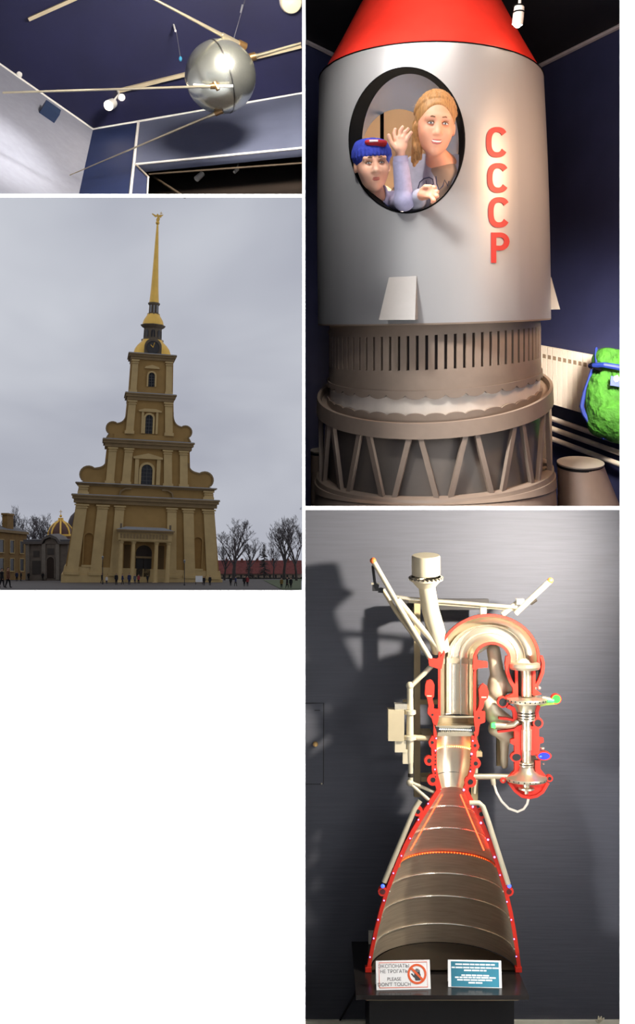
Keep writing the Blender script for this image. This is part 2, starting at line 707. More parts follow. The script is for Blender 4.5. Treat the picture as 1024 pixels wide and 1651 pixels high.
# ------------------------------------------------------------------ satellite and its hall fittings
YS = 0.9
m_sat = mat('polished_metal', (210, 212, 200), 0.25, 0.9, var=0.25, scale=4, bump=0.05)
m_rod = mat('antenna_metal', (196, 184, 158), 0.32, 0.8, var=0.08)
m_brass = mat('brass_fitting', (128, 98, 62), 0.4, 0.7)
sc_ = P(355.5, 123.5, YS)
rS = 57.2 * S(YS)
sat = thing('satellite_model', sc_, 'polished silver sphere satellite with long whip antennas hung under the navy ceiling', 'satellite')
b = MB()
b.ball(sc_, rS, 64, 48)
obj('sphere', b, m_sat, sat)
# seam band around the joint of the two half shells
b = MB()
b.lathe([(rS * .995, -.004), (rS * 1.012, -.003), (rS * 1.012, .003), (rS * .995, .004)], sc_, V((.9, .25, .35)), 64)
sb = obj('seam_band', b, mat('seam_metal', (150, 150, 146), .3, 1.0), sat)


def antenna(base, tip, r0, r1, cone):
    base, tip = V(base), V(tip)
    d = (tip - base).normalized()
    b_ = MB()
    b_.tube([base, base + d * cone, base + d * (cone + .004), base + (tip - base) * .5, tip], [r0 * 1.5, r0 * 1.35, r0, (r0 + r1) / 2, r1], 10)
    o = obj('antenna', b_, m_rod, sat)
    c_ = MB()
    c_.tube([base - d * .02, base + d * .016], [r0 * 2.3, r0 * 2.1], 12)
    obj('mount', c_, m_brass, o)
    return o


antenna(P(389, 73, YS), P(236, -8, .62), .0088, .0048, .10)
antenna(P(345, 139, YS - .15), P(4, 149.5, .56), .0055, .0042, .05)
antenna(P(352, 181, YS - .01), P(90, 292, 1.05), .0055, .0018, .05)
antenna(P(407, 92, YS + .1), P(485.5, 70, 1.0), .0085, .006, .02)
# bracket across the front of the sphere
b = MB()
b.tube([P(312, 136.5, YS - .135), P(333, 139, YS - .152), P(376, 139, YS - .15)], [.005, .007, .007], 8)
obj('bracket', b, mat('white_bracket', (232, 228, 220), .4), sat)
b = MB()
b.tube([P(352, 145, YS - .152), P(345, 133, YS - .153)], [.009, .009], 8)
obj('clamp', b, m_brass, sat)
# suspension cables
m_cable = mat('steel_cable', (150, 150, 158), .4, .6)
b = MB()
b.tube([P(375, 69, YS - .02), onC(395, 0)], .0016, 6)
obj('cable', b, m_cable, sat)
b = MB()
b.tube([P(388, 20, YS + .0), P(391, 8, YS + .03)], .004, 6)
obj('turnbuckle', b, m_cable, sat)
# a second hanging wire with a blue ring at its lower end
hk = thing('hanging_wire', onC(281, 41), 'thin wire with a blue end hanging from a ceiling hook left of the satellite', 'wire')
b = MB()
b.tube([onC(281, 41), onC(285, 55, .10), P(291, 94, 1.1)], .0016, 6)
obj('cord', b, m_cable, hk)
b = MB()
b.tube([onC(280, 40), onC(283, 50, .08)], .0045, 8)
obj('hook', b, m_trim, hk)
b = MB()
b.ball(P(291, 95, 1.1), (.0075, .0075, .012), 10, 8)
obj('end_ring', b, mat('cyan_plastic', (60, 150, 190), .4), hk)

# ceiling tracks and their spotlights
m_track = mat('track_cream', (206, 190, 160), .5)


def track(p, q, label):
    t = MB()
    p, q = V(p), V(q)
    w = (q - p).normalized().cross(U).normalized()
    A = [p + w * .008, p - w * .008, q - w * .008, q + w * .008]
    t._add(A + [x - U * .02 for x in A], [(0, 1, 2, 3), (7, 6, 5, 4), (0, 4, 5, 1), (1, 5, 6, 2), (2, 6, 7, 3), (3, 7, 4, 0)])
    return obj('ceiling_track', t, m_track, label=label, cat='light track')


track(onC(189, 146, .001), onC(485.5, 73, .001), 'pale light track crossing the navy ceiling behind the silver sphere')
track(onC(47, 30, .001), onC(150, -16, .001), 'short pale light track at the upper left of the navy ceiling')
m_lampw = mat('white_lamp_body', (225, 222, 216), .4)
m_bulb = mat('hot_bulb', (255, 236, 214), .4, emit=((255, 240, 220), 26))


def can_lamp(root, c, d, r, l, lit, bulbmat=None):
    d = V(d).normalized()
    b_ = MB()
    b_.lathe([(r * .55, -l * .5), (r * .9, -l * .42), (r, 0), (r, l * .5), (r * .86, l * .5), (r * .8, l * .25), (0, l * .25)], c, d, 20)
    o = obj('lamp_head', b_, m_lampw, root)
    if lit:
        e = MB()
        e.ball(V(c) + d * (l * .42), r * .8, 14, 10)
        obj('bulb', e, bulbmat or m_bulb, o)
    return o


sp = thing('spotlight', onC(190, 147), 'glaring twin spotlight at the end of the track left of the satellite', 'spotlight')
can_lamp(sp, onC(179, 168, .10), (-.25, -.8, -.5), .025, .06, True)
can_lamp(sp, onC(195, 157, .07), (.3, -.8, -.3), .017, .045, True, mat('dim_bulb', (255, 220, 200), .4, emit=((255, 225, 205), 5)))
b = MB()
b.tube([onC(190, 146, .02), onC(192, 152, .06), onC(181, 165, .1)], .005, 8)
obj('arm', b, m_lampw, sp)
cl = thing('ceiling_sensor', onL(31, 122), 'small white fitting on the ceiling edge at upper left', 'sensor')
b = MB()
b.lathe([(.018, 0), (.018, .018), (.012, .032), (0, .034)], onL(30, 121, .0), -U + NL * .6, 16)
obj('body', b, m_lampw, cl)
b = MB()
b.lathe([(.022, -.004), (.022, .004)], onL(30, 120, .0), -U + NL * .6, 16)
obj('base', b, m_lampw, cl)
rd = thing('ceiling_lamp', onC(470, 0), 'round cream ceiling lamp cut by the edge above the satellite', 'ceiling lamp')
b = MB()
cc = onC(469, 1)
b.lathe([(.055, 0), (.055, .02), (.05, .03)], cc, -U, 28)
obj('base', b, m_lampw, rd)
b = MB()
b.lathe([(.05, .03), (.045, .045), (.025, .055), (0, .058)], cc, -U, 28)
obj('diffuser', b, mat('cream_diffuser', (236, 222, 188), .5, emit=((255, 232, 190), .35)), rd)
bl = thing('spot_shadow_box', onL(77, 185), 'small dark blue box standing for the spotlight shadow high on the pale grey wall', 'shadow')  # cast shadow of the spotlight, built as a dark blue box
dwn = -U
wd_ = D1
c0 = onL(77, 185)
Fq = lambda a_, b_, c_: c0 + wd_ * a_ + dwn * b_ + NL * c_
b = MB(Fq)
b.box(-.04, .04, -.02, .045, 0, .05)
obj('body', b, mat('shadow_blue', (40, 58, 92), .6), bl)
b = MB(Fq)
b.box(-.008, .008, -.05, -.02, 0, .02)
obj('bracket', b, MATS['shadow_blue'], bl)  # narrow upper part of the same shadow shape
for px, py in ((322, 284), (381, 275)):
    s2 = thing('recess_spotlight', onR(px, py, -.1), {322: 'small beige spotlight under the dark recess ceiling below the satellite', 381: 'tiny spotlight farther right under the dark recess ceiling'}[px], 'spotlight', 'spotlights in the dark recess')
    can_lamp(s2, onR(px, py, -.12), (-.5, -.4, -.6), .014 if px == 322 else .008, .05 if px == 322 else .03, False)
    b = MB()
    b.tube([onR(px + 3, py - 10, -.12), onR(px, py, -.12)], .003, 6)
    obj('arm', b, m_lampw, s2)

# ------------------------------------------------------------------ square with the cathedral
YB = 7.0
q = S(YB)
OB = P(230, 939, YB)
yaw, roll = math.radians(11), math.radians(2.5)
eu0 = V((math.cos(yaw), math.sin(yaw), 0))
en = V((math.sin(yaw), -math.cos(yaw), 0))
ez = V((0, 0, 1))
eh = ez * math.cos(roll) + eu0 * math.sin(roll)
eu = eu0 * math.cos(roll) - ez * math.sin(roll)


def FB(u, h, n=0.0):
    return OB + (eu * (u * 1.02) + eh * h + en * n) * q


GH, GS = 0.1115, 0.0523      # the square falls away gently from the viewer
GN = V((0, GS, 1)).normalized()
GP = V((0, YB, CAM_Z - GS * 11 - GH))


def G(px, py):
    return ray_plane(px, py, GP, GN)


def gz(x, y):
    return CAM_Z - GS * (y + CAM_D) - GH


m_yel = mat('ochre_render', (156, 124, 72), .85, var=.10, scale=9)
m_pil = mat('cream_pilaster', (188, 162, 112), .85, var=.08, scale=12)
m_cor = mat('cornice_stone', (134, 112, 78), .85, var=.12, scale=12)
m_lead = mat('lead_flashing', (150, 152, 156), .6)
m_gold = mat('gilded_metal', (232, 188, 92), .42, .55, var=.06)
m_dark = mat('dark_lantern_stone', (98, 86, 70), .8, var=.2)
m_glass = mat('dark_window_glass', (38, 40, 46), .25)
m_mull = mat('window_bar', (74, 74, 72), .6)
m_door = mat('brown_door', (48, 34, 24), .7)

k = MB(lambda x, y, z: (x, y, gz(x, y) + z))
gx = [(x, y) for x in (-9, .6) for y in (.25, 3, 7, 14, 40)]
k.quads([[(x, y, 0) for y in (.25, 3, 7, 14, 40)] for x in (-14, -9, -4, -.11 - 0.0)])
# the right border follows the sight line so it never enters the neighbouring hall
k.v = [(min(p[0], -.075 + (-.012 * p[1])) if p[0] > -1 else p[0], p[1], p[2]) for p in k.v]
struct('ground', k, mat('wet_square_paving', (66, 58, 52), .75, var=.2, scale=14, stretch=(1, .4, 1)))
kk = MB(lambda x, y, z: (x, y, gz(x, y) + z))
lw = [G(425, 936), G(486, 934), G(486, 951), G(455, 951)]
kk._add([(p.x, p.y, .004) for p in lw] + [(p.x, p.y, .0) for p in lw], [(0, 1, 2, 3), (0, 4, 5, 1), (1, 5, 6, 2), (2, 6, 7, 3), (3, 7, 4, 0)])
struct('lawn', kk, mat('lawn_green', (62, 74, 36), .9, var=.3, scale=40))

cat_ = thing('cathedral', FB(0, 0, -10), 'tall ochre baroque cathedral with a gilded needle spire over a stepped tower facade', 'cathedral')


def cb(name, build, m, parent=cat_, sharp=35, **kw):
    b_ = MB(FB)
    build(b_)
    return obj(name, b_, m, parent, sharp, **kw)


def arch(uc, w, h0, h1, n=10):
    r = w / 2
    return [(uc - r, h0), (uc + r, h0)] + [(uc + r * math.cos(math.pi * i / n), h1 - r + r * math.sin(math.pi * i / n)) for i in range(n + 1)]


def taper(b_, w0, w1, h0, h1, n0, n1):
    b_.prism([(-w0, h0), (w0, h0), (w1, h1), (-w1, h1)], n0, n1)


def cornice(h, hw, t, n1, depth, name='cornice'):
    def f(b_):
        b_.box(-hw, hw, h, h + t * .5, -depth, n1 * .6)
        b_.box(-hw - 2.5, hw + 2.5, h + t * .5, h + t * .85, -depth - 2, n1)
        b_.box(-hw - 4, hw + 4, h + t * .85, h + t, -depth - 3, n1 + 2)
    c_ = cb(name, f, m_cor)
    cb('flashing', lambda b_: b_.box(-hw - 3.5, hw + 3.5, h + t, h + t + 1.2, -depth - 2, n1 + 1.5), m_lead, c_)
    return c_


D_ = 200
cb('plinth', lambda b_: (b_.box(-126, 126, -14, 9, -D_, 4), b_.prism([(-124, 9), (124, 9), (122, 22), (-122, 22)], -D_, 2)), m_pil)
cb('lower_wall', lambda b_: taper(b_, 120, 108, 22, 124, -D_, 0), m_yel)
cornice(124, 112, 13, 9, D_)
cb('attic', lambda b_: taper(b_, 107, 105, 137, 152, -D_, 0), m_yel)
cornice(152, 107, 4, 6, D_)
cb('middle_wall', lambda b_: taper(b_, 69, 65, 156, 216, -90, 0), m_yel)
cornice(216, 68, 12, 8, 90)
cb('upper_band', lambda b_: taper(b_, 55, 54, 230, 238, -75, 2), m_yel)
cb('upper_wall', lambda b_: taper(b_, 39, 36, 238, 293, -75, 0), m_yel)
cornice(293, 36.5, 11, 6, 73)
cb('belfry_wall', lambda b_: taper(b_, 34.5, 33, 304, 359, -68, 0), m_yel)
cornice(359, 34, 9, 5, 68)


def curl(s, u0, u1, h0, h1, inner):
    """scroll buttress: concave sweep with a round curl at its foot"""
    pts = [(s * inner, h0), (s * u1, h0)]
    r = (u1 - u0) * .36
    cx, cy = u1 - r * .9, h0 + (h1 - h0) * .34
    for i in range(11):
        a_ = math.radians(-60 + i * 19)
        pts.append((s * (cx + r * math.cos(a_)), cy + r * math.sin(a_)))
    for i in range(1, 8):
        t = i / 7
        pts.append((s * (cx - r * .6 + (inner - cx + r * .6) * (1 - (1 - t) ** 2.0)), cy + r * .8 + (h1 - cy - r * .8) * t ** 1.9))
    return pts


for s in (-1, 1):
    sc = cb('scroll_buttress', lambda b_: b_.prism(curl(s, 66, 103, 156, 196, 64), -14, -1), m_yel)
    cb('scroll_edge', lambda b_: b_.strip(curl(s, 66, 103, 156, 196, 64)[1:], 2.4, -15, 1), m_cor, sc)
    sc = cb('scroll_buttress', lambda b_: b_.prism(curl(s, 38, 66, 230, 277, 36), -14, -1), m_yel)
    cb('scroll_edge', lambda b_: b_.strip(curl(s, 38, 66, 230, 277, 36)[1:], 2.0, -15, 1), m_cor, sc)


def pilaster(u0, h0, h1, w, tilt_, n=4):
    def f(b_):
        sh = tilt_ * (h1 - h0)
        b_.prism([(u0 - w / 2, h0), (u0 + w / 2, h0), (u0 + w / 2 * .95 + sh, h1), (u0 - w / 2 * .95 + sh, h1)], -.5, n)
    p = cb('pilaster', f, m_pil)

    def g(b_):
        sh = tilt_ * (h1 - h0)
        b_.box(u0 - w * .62, u0 + w * .62, h0, h0 + 5, -.5, n + 2)
        b_.box(u0 + sh - w * .55, u0 + sh + w * .55, h1 - 6, h1 - 4.5, -.5, n + 1.5)
        b_.box(u0 + sh - w * .62, u0 + sh + w * .62, h1 - 2.5, h1, -.5, n + 2)
    cb('capital', g, m_pil, p)


for s in (-1, 1):
    for u0, w in ((110, 18), (74, 17), (45, 15)):
        pilaster(s * u0, 9, 122, w, -s * .095 * u0 / 110)
    for u0, w in ((58, 12.5), (33, 13)):
        pilaster(s * u0, 156, 215, w, -s * .045)
    pilaster(s * 31, 238, 292, 12, -s * .05)
    pilaster(s * 28, 304, 358, 10, -s * .03, 3)
    for u0 in (70,):
        pilaster(s * 98, 137, 152, 14, 0, 3)


def window(uc, w, h0, h1, sur, bars=True):
    fr = cb('window', lambda b_: b_.strip([(uc - w / 2, h0)] + arch(uc, w, h0, h1)[2:][::-1] + [(uc + w / 2, h0)], sur, -1, 3.2), m_pil)
    cb('pane', lambda b_: b_.prism(arch(uc, w, h0, h1), -1, .6), m_glass, fr)
    if bars:
        def f(b_):
            b_.box(uc - .45, uc + .45, h0, h1 - 1, .6, 1.6)
            for i in range(1, 5):
                hh = h0 + (h1 - h0) * i / 5.5
                b_.box(uc - w / 2 + .5, uc + w / 2 - .5, hh - .35, hh + .35, .6, 1.5)
            for s_ in (-1, 1):
                b_.box(uc + s_ * w * .27 - .3, uc + s_ * w * .27 + .3, h0, h1 - w * .3, .6, 1.5)
        cb('glazing_bar', f, m_mull, fr)
    return fr


window(-1, 21, 158, 192, 3.5)
window(-1, 14.5, 240, 272, 3)
window(0, 12.5, 316, 340, 2.5)
# window hoods
cb('window_hood', lambda b_: (b_.prism([(-23, 199), (23, 199), (23, 202), (12, 205), (0, 208), (-12, 205), (-23, 202)], -.5, 5), b_.box(-20, -14, 158, 199, -.5, 3.2), b_.box(14, 20, 158, 199, -.5, 3.2)), m_pil)
cb('window_hood', lambda b_: (b_.prism([(-18, 275), (18, 275), (18, 277), (9, 280), (-9, 280), (-18, 277)], -.5, 4), b_.box(-13, -9.5, 240, 275, -.5, 3), b_.box(9.5, 13, 240, 275, -.5, 3)), m_pil)
cb('window_hood', lambda b_: b_.prism([(-12, 345), (12, 345), (10, 348), (0, 351), (-10, 348)], -.5, 3.5), m_pil)
# broken pediment over the portico axis
cb('pediment_scroll', lambda b_: [b_.strip([(s * 42, 138), (s * 40, 146), (s * 33, 150), (s * 24, 150)], 2.5, -.5, 5) for s in (-1, 1)], m_cor)
# side niches
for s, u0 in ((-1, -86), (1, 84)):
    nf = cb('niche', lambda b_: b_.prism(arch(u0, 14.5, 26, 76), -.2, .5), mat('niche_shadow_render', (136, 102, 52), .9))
    cb('niche_frame', lambda b_: b_.strip([(u0 - 8, 26)] + arch(u0, 16, 26, 77)[2:][::-1] + [(u0 + 8, 26)], 1.6, -.2, 3), m_yel, nf)
    cb('niche_sill', lambda b_: b_.box(u0 - 10, u0 + 10, 22, 25, -.2, 3), m_pil, nf)
# portico
por = cb('portico', lambda b_: (b_.box(-41, 41, 68, 80, -1, 30), b_.box(-38, 38, 66, 68, -1, 28)), m_pil)
cb('portico_cornice', lambda b_: (b_.box(-43, 43, 80, 83, -1, 33), b_.box(-45, 45, 83, 85, -1, 35)), m_cor, por)
cb('portico_roof', lambda b_: b_.prism([(-44, 85), (44, 85), (30, 89), (-30, 89)], -1, 33), m_lead, por)
cb('frieze', lambda b_: [b_.box(u_ - 1.5, u_ + 1.5, 71, 78, 30, 31.2) for u_ in range(-37, 38, 5)], m_cor, por)
for s in (-1, 1):
    cb('finial', lambda b_: (b_.box(s * 38 - 1.5, s * 38 + 1.5, 85, 94, 26, 29),), m_dark, por)
for u0 in (-36, -17.5, 18, 36.5):
    b = MB()
    b.lathe([(4.6 * q, -6 * q), (4.6 * q, 2 * q), (3.6 * q, 3 * q), (3.3 * q, 30 * q), (2.9 * q, 62 * q), (3.6 * q, 63 * q), (4.2 * q, 66 * q)], FB(u0, 0, 24), eh, 18)
    obj('column', b, m_pil, por)
cb('doorway', lambda b_: b_.prism(arch(0, 25, -2, 60), -.2, .6), m_door)
dr = cb('door', lambda b_: (b_.box(-11, -.6, -2, 38, .6, 2), b_.box(.6, 11, -2, 38, .6, 2)), mat('dark_door_leaf', (26, 20, 17), .6))
cb('door_lintel', lambda b_: b_.box(-13, 13, 39, 42, .4, 4), m_cor, dr)
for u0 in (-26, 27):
    cb('shade_panel', lambda b_: b_.box(u0 - 5, u0 + 5, -2, 60, -.2, .5), mat('portico_shade_render', (92, 70, 38), .9))  # dark render panels; shade between the columns put into their colour
cb('step', lambda b_: (b_.box(-46, 46, -12, -4, -1, 40), b_.box(-44, 44, -4, -1, -1, 36)), mat('granite_step', (96, 88, 80), .8))
# crown of the tower
TC = -34


def lat(name, prof, m, n=32, parent=cat_, a=None):
    b_ = MB()
    b_.lathe([(r * q, h * q) for r, h in prof], FB(0, 0, TC), eh, n, e1=eu)
    return obj(name, b_, m, parent, 30)


dome = cb('dome', lambda b_: None, m_gold) if False else None
# bell-shaped square dome in gilded metal
b = MB(FB)
ring = []
for r, h in [(33, 368), (31.5, 374), (30, 380), (26, 386), (21, 391), (18, 394), (17.5, 396)]:
    row = []
    for i in range(32):
        a_ = 2 * math.pi * i / 32 + math.pi / 32
        c_, s_ = math.cos(a_), math.sin(a_)
        sq = 1 / max(abs(c_), abs(s_))
        f_ = 1 + (min(sq, 1.28) - 1) * (1 - (h - 368) / 40)
        row.append((r * c_ * f_ * .93, h, TC + r * s_ * f_ * .93))
    ring.append(row)
b.quads(ring, closed_v=True)
obj('dome', b, m_gold, cat_)
clk = cb('clock_surround', lambda b_: b_.prism(arch(0, 27, 367, 394, 14), TC + 30, TC + 38), m_dark)
b = MB()
b.lathe([(0, 0), (9 * q, 0), (9.5 * q, .8 * q), (10.6 * q, .8 * q), (10.6 * q, -1 * q)], FB(0, 379, TC + 39), en, 28)
obj('clock_face', b, mat('clock_face', (52, 50, 50), .5), clk)
cb('clock_hand', lambda b_: (b_.strip([(0, 379), (-4, 383)], 1.4, TC + 39.2, TC + 40), b_.strip([(0, 379), (2, 387)], 1.0, TC + 39.2, TC + 40)), m_gold, clk)
lat('lantern', [(18, 394), (18, 397), (15, 398), (14.5, 415), (18, 417), (20.5, 420), (20, 421)], m_dark, 8)
for i in range(8):
    a_ = math.pi / 8 + i * math.pi / 4 - math.pi / 8
    nn = (eu * math.cos(a_) - en * math.sin(a_))
    c_ = FB(0, 0, TC)
    tt = nn.cross(eh)
    Fw = lambda x, h, d, nn=nn, tt=tt, c_=c_: c_ + tt * (x * q) + eh * (h * q) + nn * ((13.6 + d) * q)
    b = MB(Fw)
    b.prism(arch(0, 6, 400, 412, 6), -.4, .9)
    obj('lantern_opening', b, m_glass, cat_)
lat('cupola', [(17.5, 420), (17, 424), (15.5, 429), (12.5, 434), (10.5, 437), (10, 439)], m_gold, 24)
lat('upper_lantern', [(10.5, 438), (10, 440), (8, 441), (7.6, 453), (9.5, 455), (10, 457), (9, 458)], m_dark, 8)
cb('lantern_bar', lambda b_: [b_.box(x_ - .8, x_ + .8, 441, 453, TC + 7.4, TC + 8.6) for x_ in (-5, 0, 5)], m_lead)
lat('spire', [(8, 458), (7.6, 461), (6.2, 480), (4.4, 520), (2.6, 565), (1.6, 586), (1.2, 588)], m_gold, 8)
b = MB()
b.ball(FB(0, 590, TC), 3.2 * q, 14, 10)
obj('orb', b, m_gold, cat_)
ang = cb('angel', lambda b_: (b_.prism([(-1.5, 592), (2, 592), (3.5, 597), (2.4, 600), (4.6, 604), (1.4, 602.5), (-.5, 605), (-2.4, 603), (-1, 599), (-2.6, 595)], TC - 1.4, TC + 1.4),), m_gold)
cb('wing', lambda b_: (b_.prism([(0, 601), (-9, 605), (-10, 604), (-4, 599)], TC - .8, TC + .2), b_.prism([(1, 601), (8, 604.5), (8.5, 603.5), (4, 599)], TC - .2, TC + .8)), m_gold, ang)
cb('cross', lambda b_: (b_.box(4.6, 5.4, 599, 609, TC - .4, TC + .4), b_.box(3, 7, 606, 606.8, TC - .4, TC + .4)), m_gold, ang)

# information boards at the foot of the facade
m_wboard = mat('white_board', (226, 226, 226), .6)
m_iron = mat('black_iron', (22, 22, 24), .6)


def gfoot(px, py):
    return G(px, py)


def on_ground(px, feet, y_off=0):
    return G(px, feet)


def board_sign(px, feet, w, h, lift, label, panels=2):
    p = G(px, feet)
    s_ = S(p.y)
    t = thing('notice_board', p, label, 'notice board')
    for i in range(panels):
        x0 = -w / 2 + i * w / panels
        b_ = MB(lambda a_, b2, c: p + V((a_ * s_, -c * s_, b2 * s_)))
        b_.box(x0 + .4, x0 + w / panels - .4, lift, lift + h, 0, .8)
        obj('panel', b_, m_wboard, t)
    for sx_ in (-1, 1):
        b_ = MB(lambda a_, b2, c: p + V((a_ * s_, -c * s_, b2 * s_)))
        b_.box(sx_ * w * .45 - .4, sx_ * w * .45 + .4, 0, lift + h, -.6, 0)
        obj('leg', b_, m_iron, t)
    return t


board_sign(139.5, 937.5, 13, 9, 9.5, 'white double notice board before the left foot of the cathedral')
board_sign(321, 942.5, 12, 10, 4, 'low white notice board before the right foot of the cathedral', 1)


def lamp_post(px, feet, h, label):
    p = G(px, feet)
    s_ = S(p.y)
    t = thing('street_lamp', p, label, 'street lamp')
    b_ = MB()
    b_.tube([p, p + V((0, 0, 2 * s_)), p + V((0, 0, 2.2 * s_)), p + V((0, 0, (h - 6) * s_))], [1.3 * s_, 1.2 * s_, .6 * s_, .45 * s_], 8)
    obj('post', b_, m_iron, t)
    b_ = MB()
    b_.lathe([(.8 * s_, (h - 6) * s_), (2.0 * s_, (h - 2) * s_), (1.6 * s_, (h - 1.5) * s_), (.3 * s_, h * s_)], p, (0, 0, 1), 8)
    obj('lantern', b_, mat('lamp_glass', (120, 120, 118), .3), t)


lamp_post(165.5, 942, 46, 'tall street lamp before the left half of the cathedral facade')
lamp_post(297.5, 944, 42, 'tall street lamp before the right half of the cathedral facade')

# ---- surrounding buildings
m_lroof = mat('grey_roof', (86, 84, 86), .8)
m_greyst = mat('grey_plaster', (118, 108, 98), .9, var=.12)
m_oldyel = mat('dim_ochre', (128, 98, 52), .9, var=.12)


def local(px0, py0, y, dy):
    """frame standing at a pixel of depth y, yawed by dy degrees"""
    o = P(px0, py0, y)
    a_ = math.radians(dy)
    x_, n_ = V((math.cos(a_), math.sin(a_), -GS * math.sin(a_))), V((math.sin(a_), -math.cos(a_), 0))
    s_ = S(y)
    return o, lambda u, h, n=0.0: o + (x_ * u + ez * h + n_ * n) * s_


o, FL = local(43, 927, 10.5, 86)
lb = thing('barrack_building', FL(0, 0), 'long dim ochre building with chimneys running off at the left edge', 'building')
b = MB(FL)
b.box(-560, 0, -40, 66, -40, 0)
obj('wall', b, m_oldyel, lb)
b = MB(FL)
b.box(-562, 2, 65, 69, -42, 3)
obj('cornice', b, m_cor, lb)
b = MB(lambda u, h, n: FL(n, h, u))
b.prism([(3, 69), (-42, 69), (-20, 77)], -562, 2)
obj('roof', b, m_lroof, lb)
for u0 in (-60, -190, -310, -420, -520):
    b = MB(FL)
    b.box(u0 - 14, u0 + 14, 68, 93, -14, -6)
    b.box(u0 - 16, u0 + 16, 93, 96, -15, -5)
    obj('chimney', b, m_oldyel, lb)
for i in range(12):
    u0 = -26 - i * 46
    for h0, h1 in ((6, 26), (34, 54)):
        b = MB(FL)
        b.box(u0 - 9, u0 + 9, h0, h1, -.5, .5)
        w_ = obj('window', b, m_glass, lb)
        b = MB(FL)
        b.strip([(u0 - 10, h0), (u0 - 10, h1), (u0 + 10, h1), (u0 + 10, h0), (u0 - 10, h0)], 1.4, -.5, 1.4)
        obj('window_frame', b, m_pil, w_)

o, FG = local(80, 930, 9.2, -6)
gb = thing('chapel_building', FG(0, 0), 'low grey plaster building with arched gable and dark doorway left of the cathedral', 'building')
b = MB(FG)
b.box(-40, 38, -6, 54, -40, 0)
obj('wall', b, m_greyst, gb)
b = MB(FG)
b.prism([(-44, 53), (-12, 53), (-8, 60), (2, 64), (12, 60), (16, 53), (40, 53), (40, 57), (19, 57), (13, 64), (2, 69), (-9, 64), (-15, 57), (-44, 57)], -42, 5)
obj('cornice', b, mat('grey_cornice', (100, 94, 90), .8), gb)
b = MB(FG)
b.prism([(-10, 53), (14, 53), (9, 60), (2, 63), (-5, 60)], -2, 1)
obj('gable', b, m_greyst, gb)
b = MB(FG)
b.box(-44, 40, 57, 60, -44, 0)
obj('roof', b, m_lroof, gb)
for u0 in (-36, -9, 14, 34):
    b = MB(FG)
    b.box(u0 - 3, u0 + 3, -5, 53, -.5, 3)
    obj('pilaster', b, mat('pale_grey_plaster', (132, 124, 114), .9), gb)
b = MB(FG)
b.prism(arch(2, 13, -2, 32), -.5, 1)
d_ = obj('door', b, m_door, gb)
b = MB(FG)
b.strip([(-5, -2)] + arch(2, 14, -2, 33)[2:][::-1] + [(9, -2)], 2, -.5, 2)
obj('door_frame', b, m_greyst, d_)
for u0, w_, h0, h1 in ((-22, 10, 32, 42), (-22, 14, 4, 26), (2, 11, 36, 46)):
    b = MB(FG)
    b.box(u0 - w_ / 2, u0 + w_ / 2, h0, h1, -.5, .7)
    obj('window', b, mat('dull_window', (70, 64, 60), .5), gb)
# gilded rib dome behind the chapel
o, FD = local(98, 930, 10.2, 0)
gd = thing('gilded_dome', FD(0, 66), 'small brown dome with gilded ribs and cross behind the grey chapel', 'dome')
sD = S(10.2)
prof = [(19, 0), (18.5, 5), (16, 11), (11, 17), (5, 21), (3, 23), (2.5, 27)]
b = MB()
b.lathe([(21 * sD, -20 * sD), (21 * sD, -1 * sD), (19 * sD, 0)] + [(r * sD, h * sD) for r, h in prof], FD(0, 68), ez, 32)
obj('dome_shell', b, mat('brown_dome', (84, 46, 34), .5, var=.1), gd)
for i in range(8):
    a_ = i * math.pi / 4 + .2
    b = MB()
    b.tube([FD(0, 68) + V((math.cos(a_) * r * 1.03, math.sin(a_) * r * 1.03, h)) * sD for r, h in prof], 1.5 * sD, 6)
    obj('rib', b, m_gold, gd)
b = MB()
b.lathe([(19.6 * sD, -3 * sD), (21.5 * sD, -2 * sD), (21.5 * sD, 0), (19.6 * sD, 1 * sD)], FD(0, 68), ez, 32)
obj('rim', b, m_gold, gd)
b = MB()
b.ball(FD(0, 98), 2.2 * sD, 10, 8)
b.tube([FD(0, 98), FD(0, 108)], .5 * sD, 6)
b.tube([FD(-2.5, 105), FD(2.5, 105)], .45 * sD, 6)
obj('cross', b, m_gold, gd)
# dark dome partly hidden behind the cathedral corner
o, FE = local(128, 930, 11.5, 0)
sE = S(11.5)
dd = thing('dark_dome', FE(0, 60), 'dark brown dome half hidden behind the left cornice of the cathedral', 'dome')
b = MB()
b.lathe([(17 * sE, 0), (17 * sE, 78 * sE), (19 * sE, 79 * sE), (19 * sE, 81 * sE)], FE(0, 0), ez, 28)
obj('drum', b, m_greyst, dd)
b = MB()
b.lathe([(18 * sE, 81 * sE), (17.5 * sE, 90 * sE), (14 * sE, 98 * sE), (8 * sE, 104 * sE), (0, 107 * sE)], FE(0, 0), ez, 28)
obj('dome_shell', b, mat('dark_dome_tiles', (58, 44, 44), .6), dd)

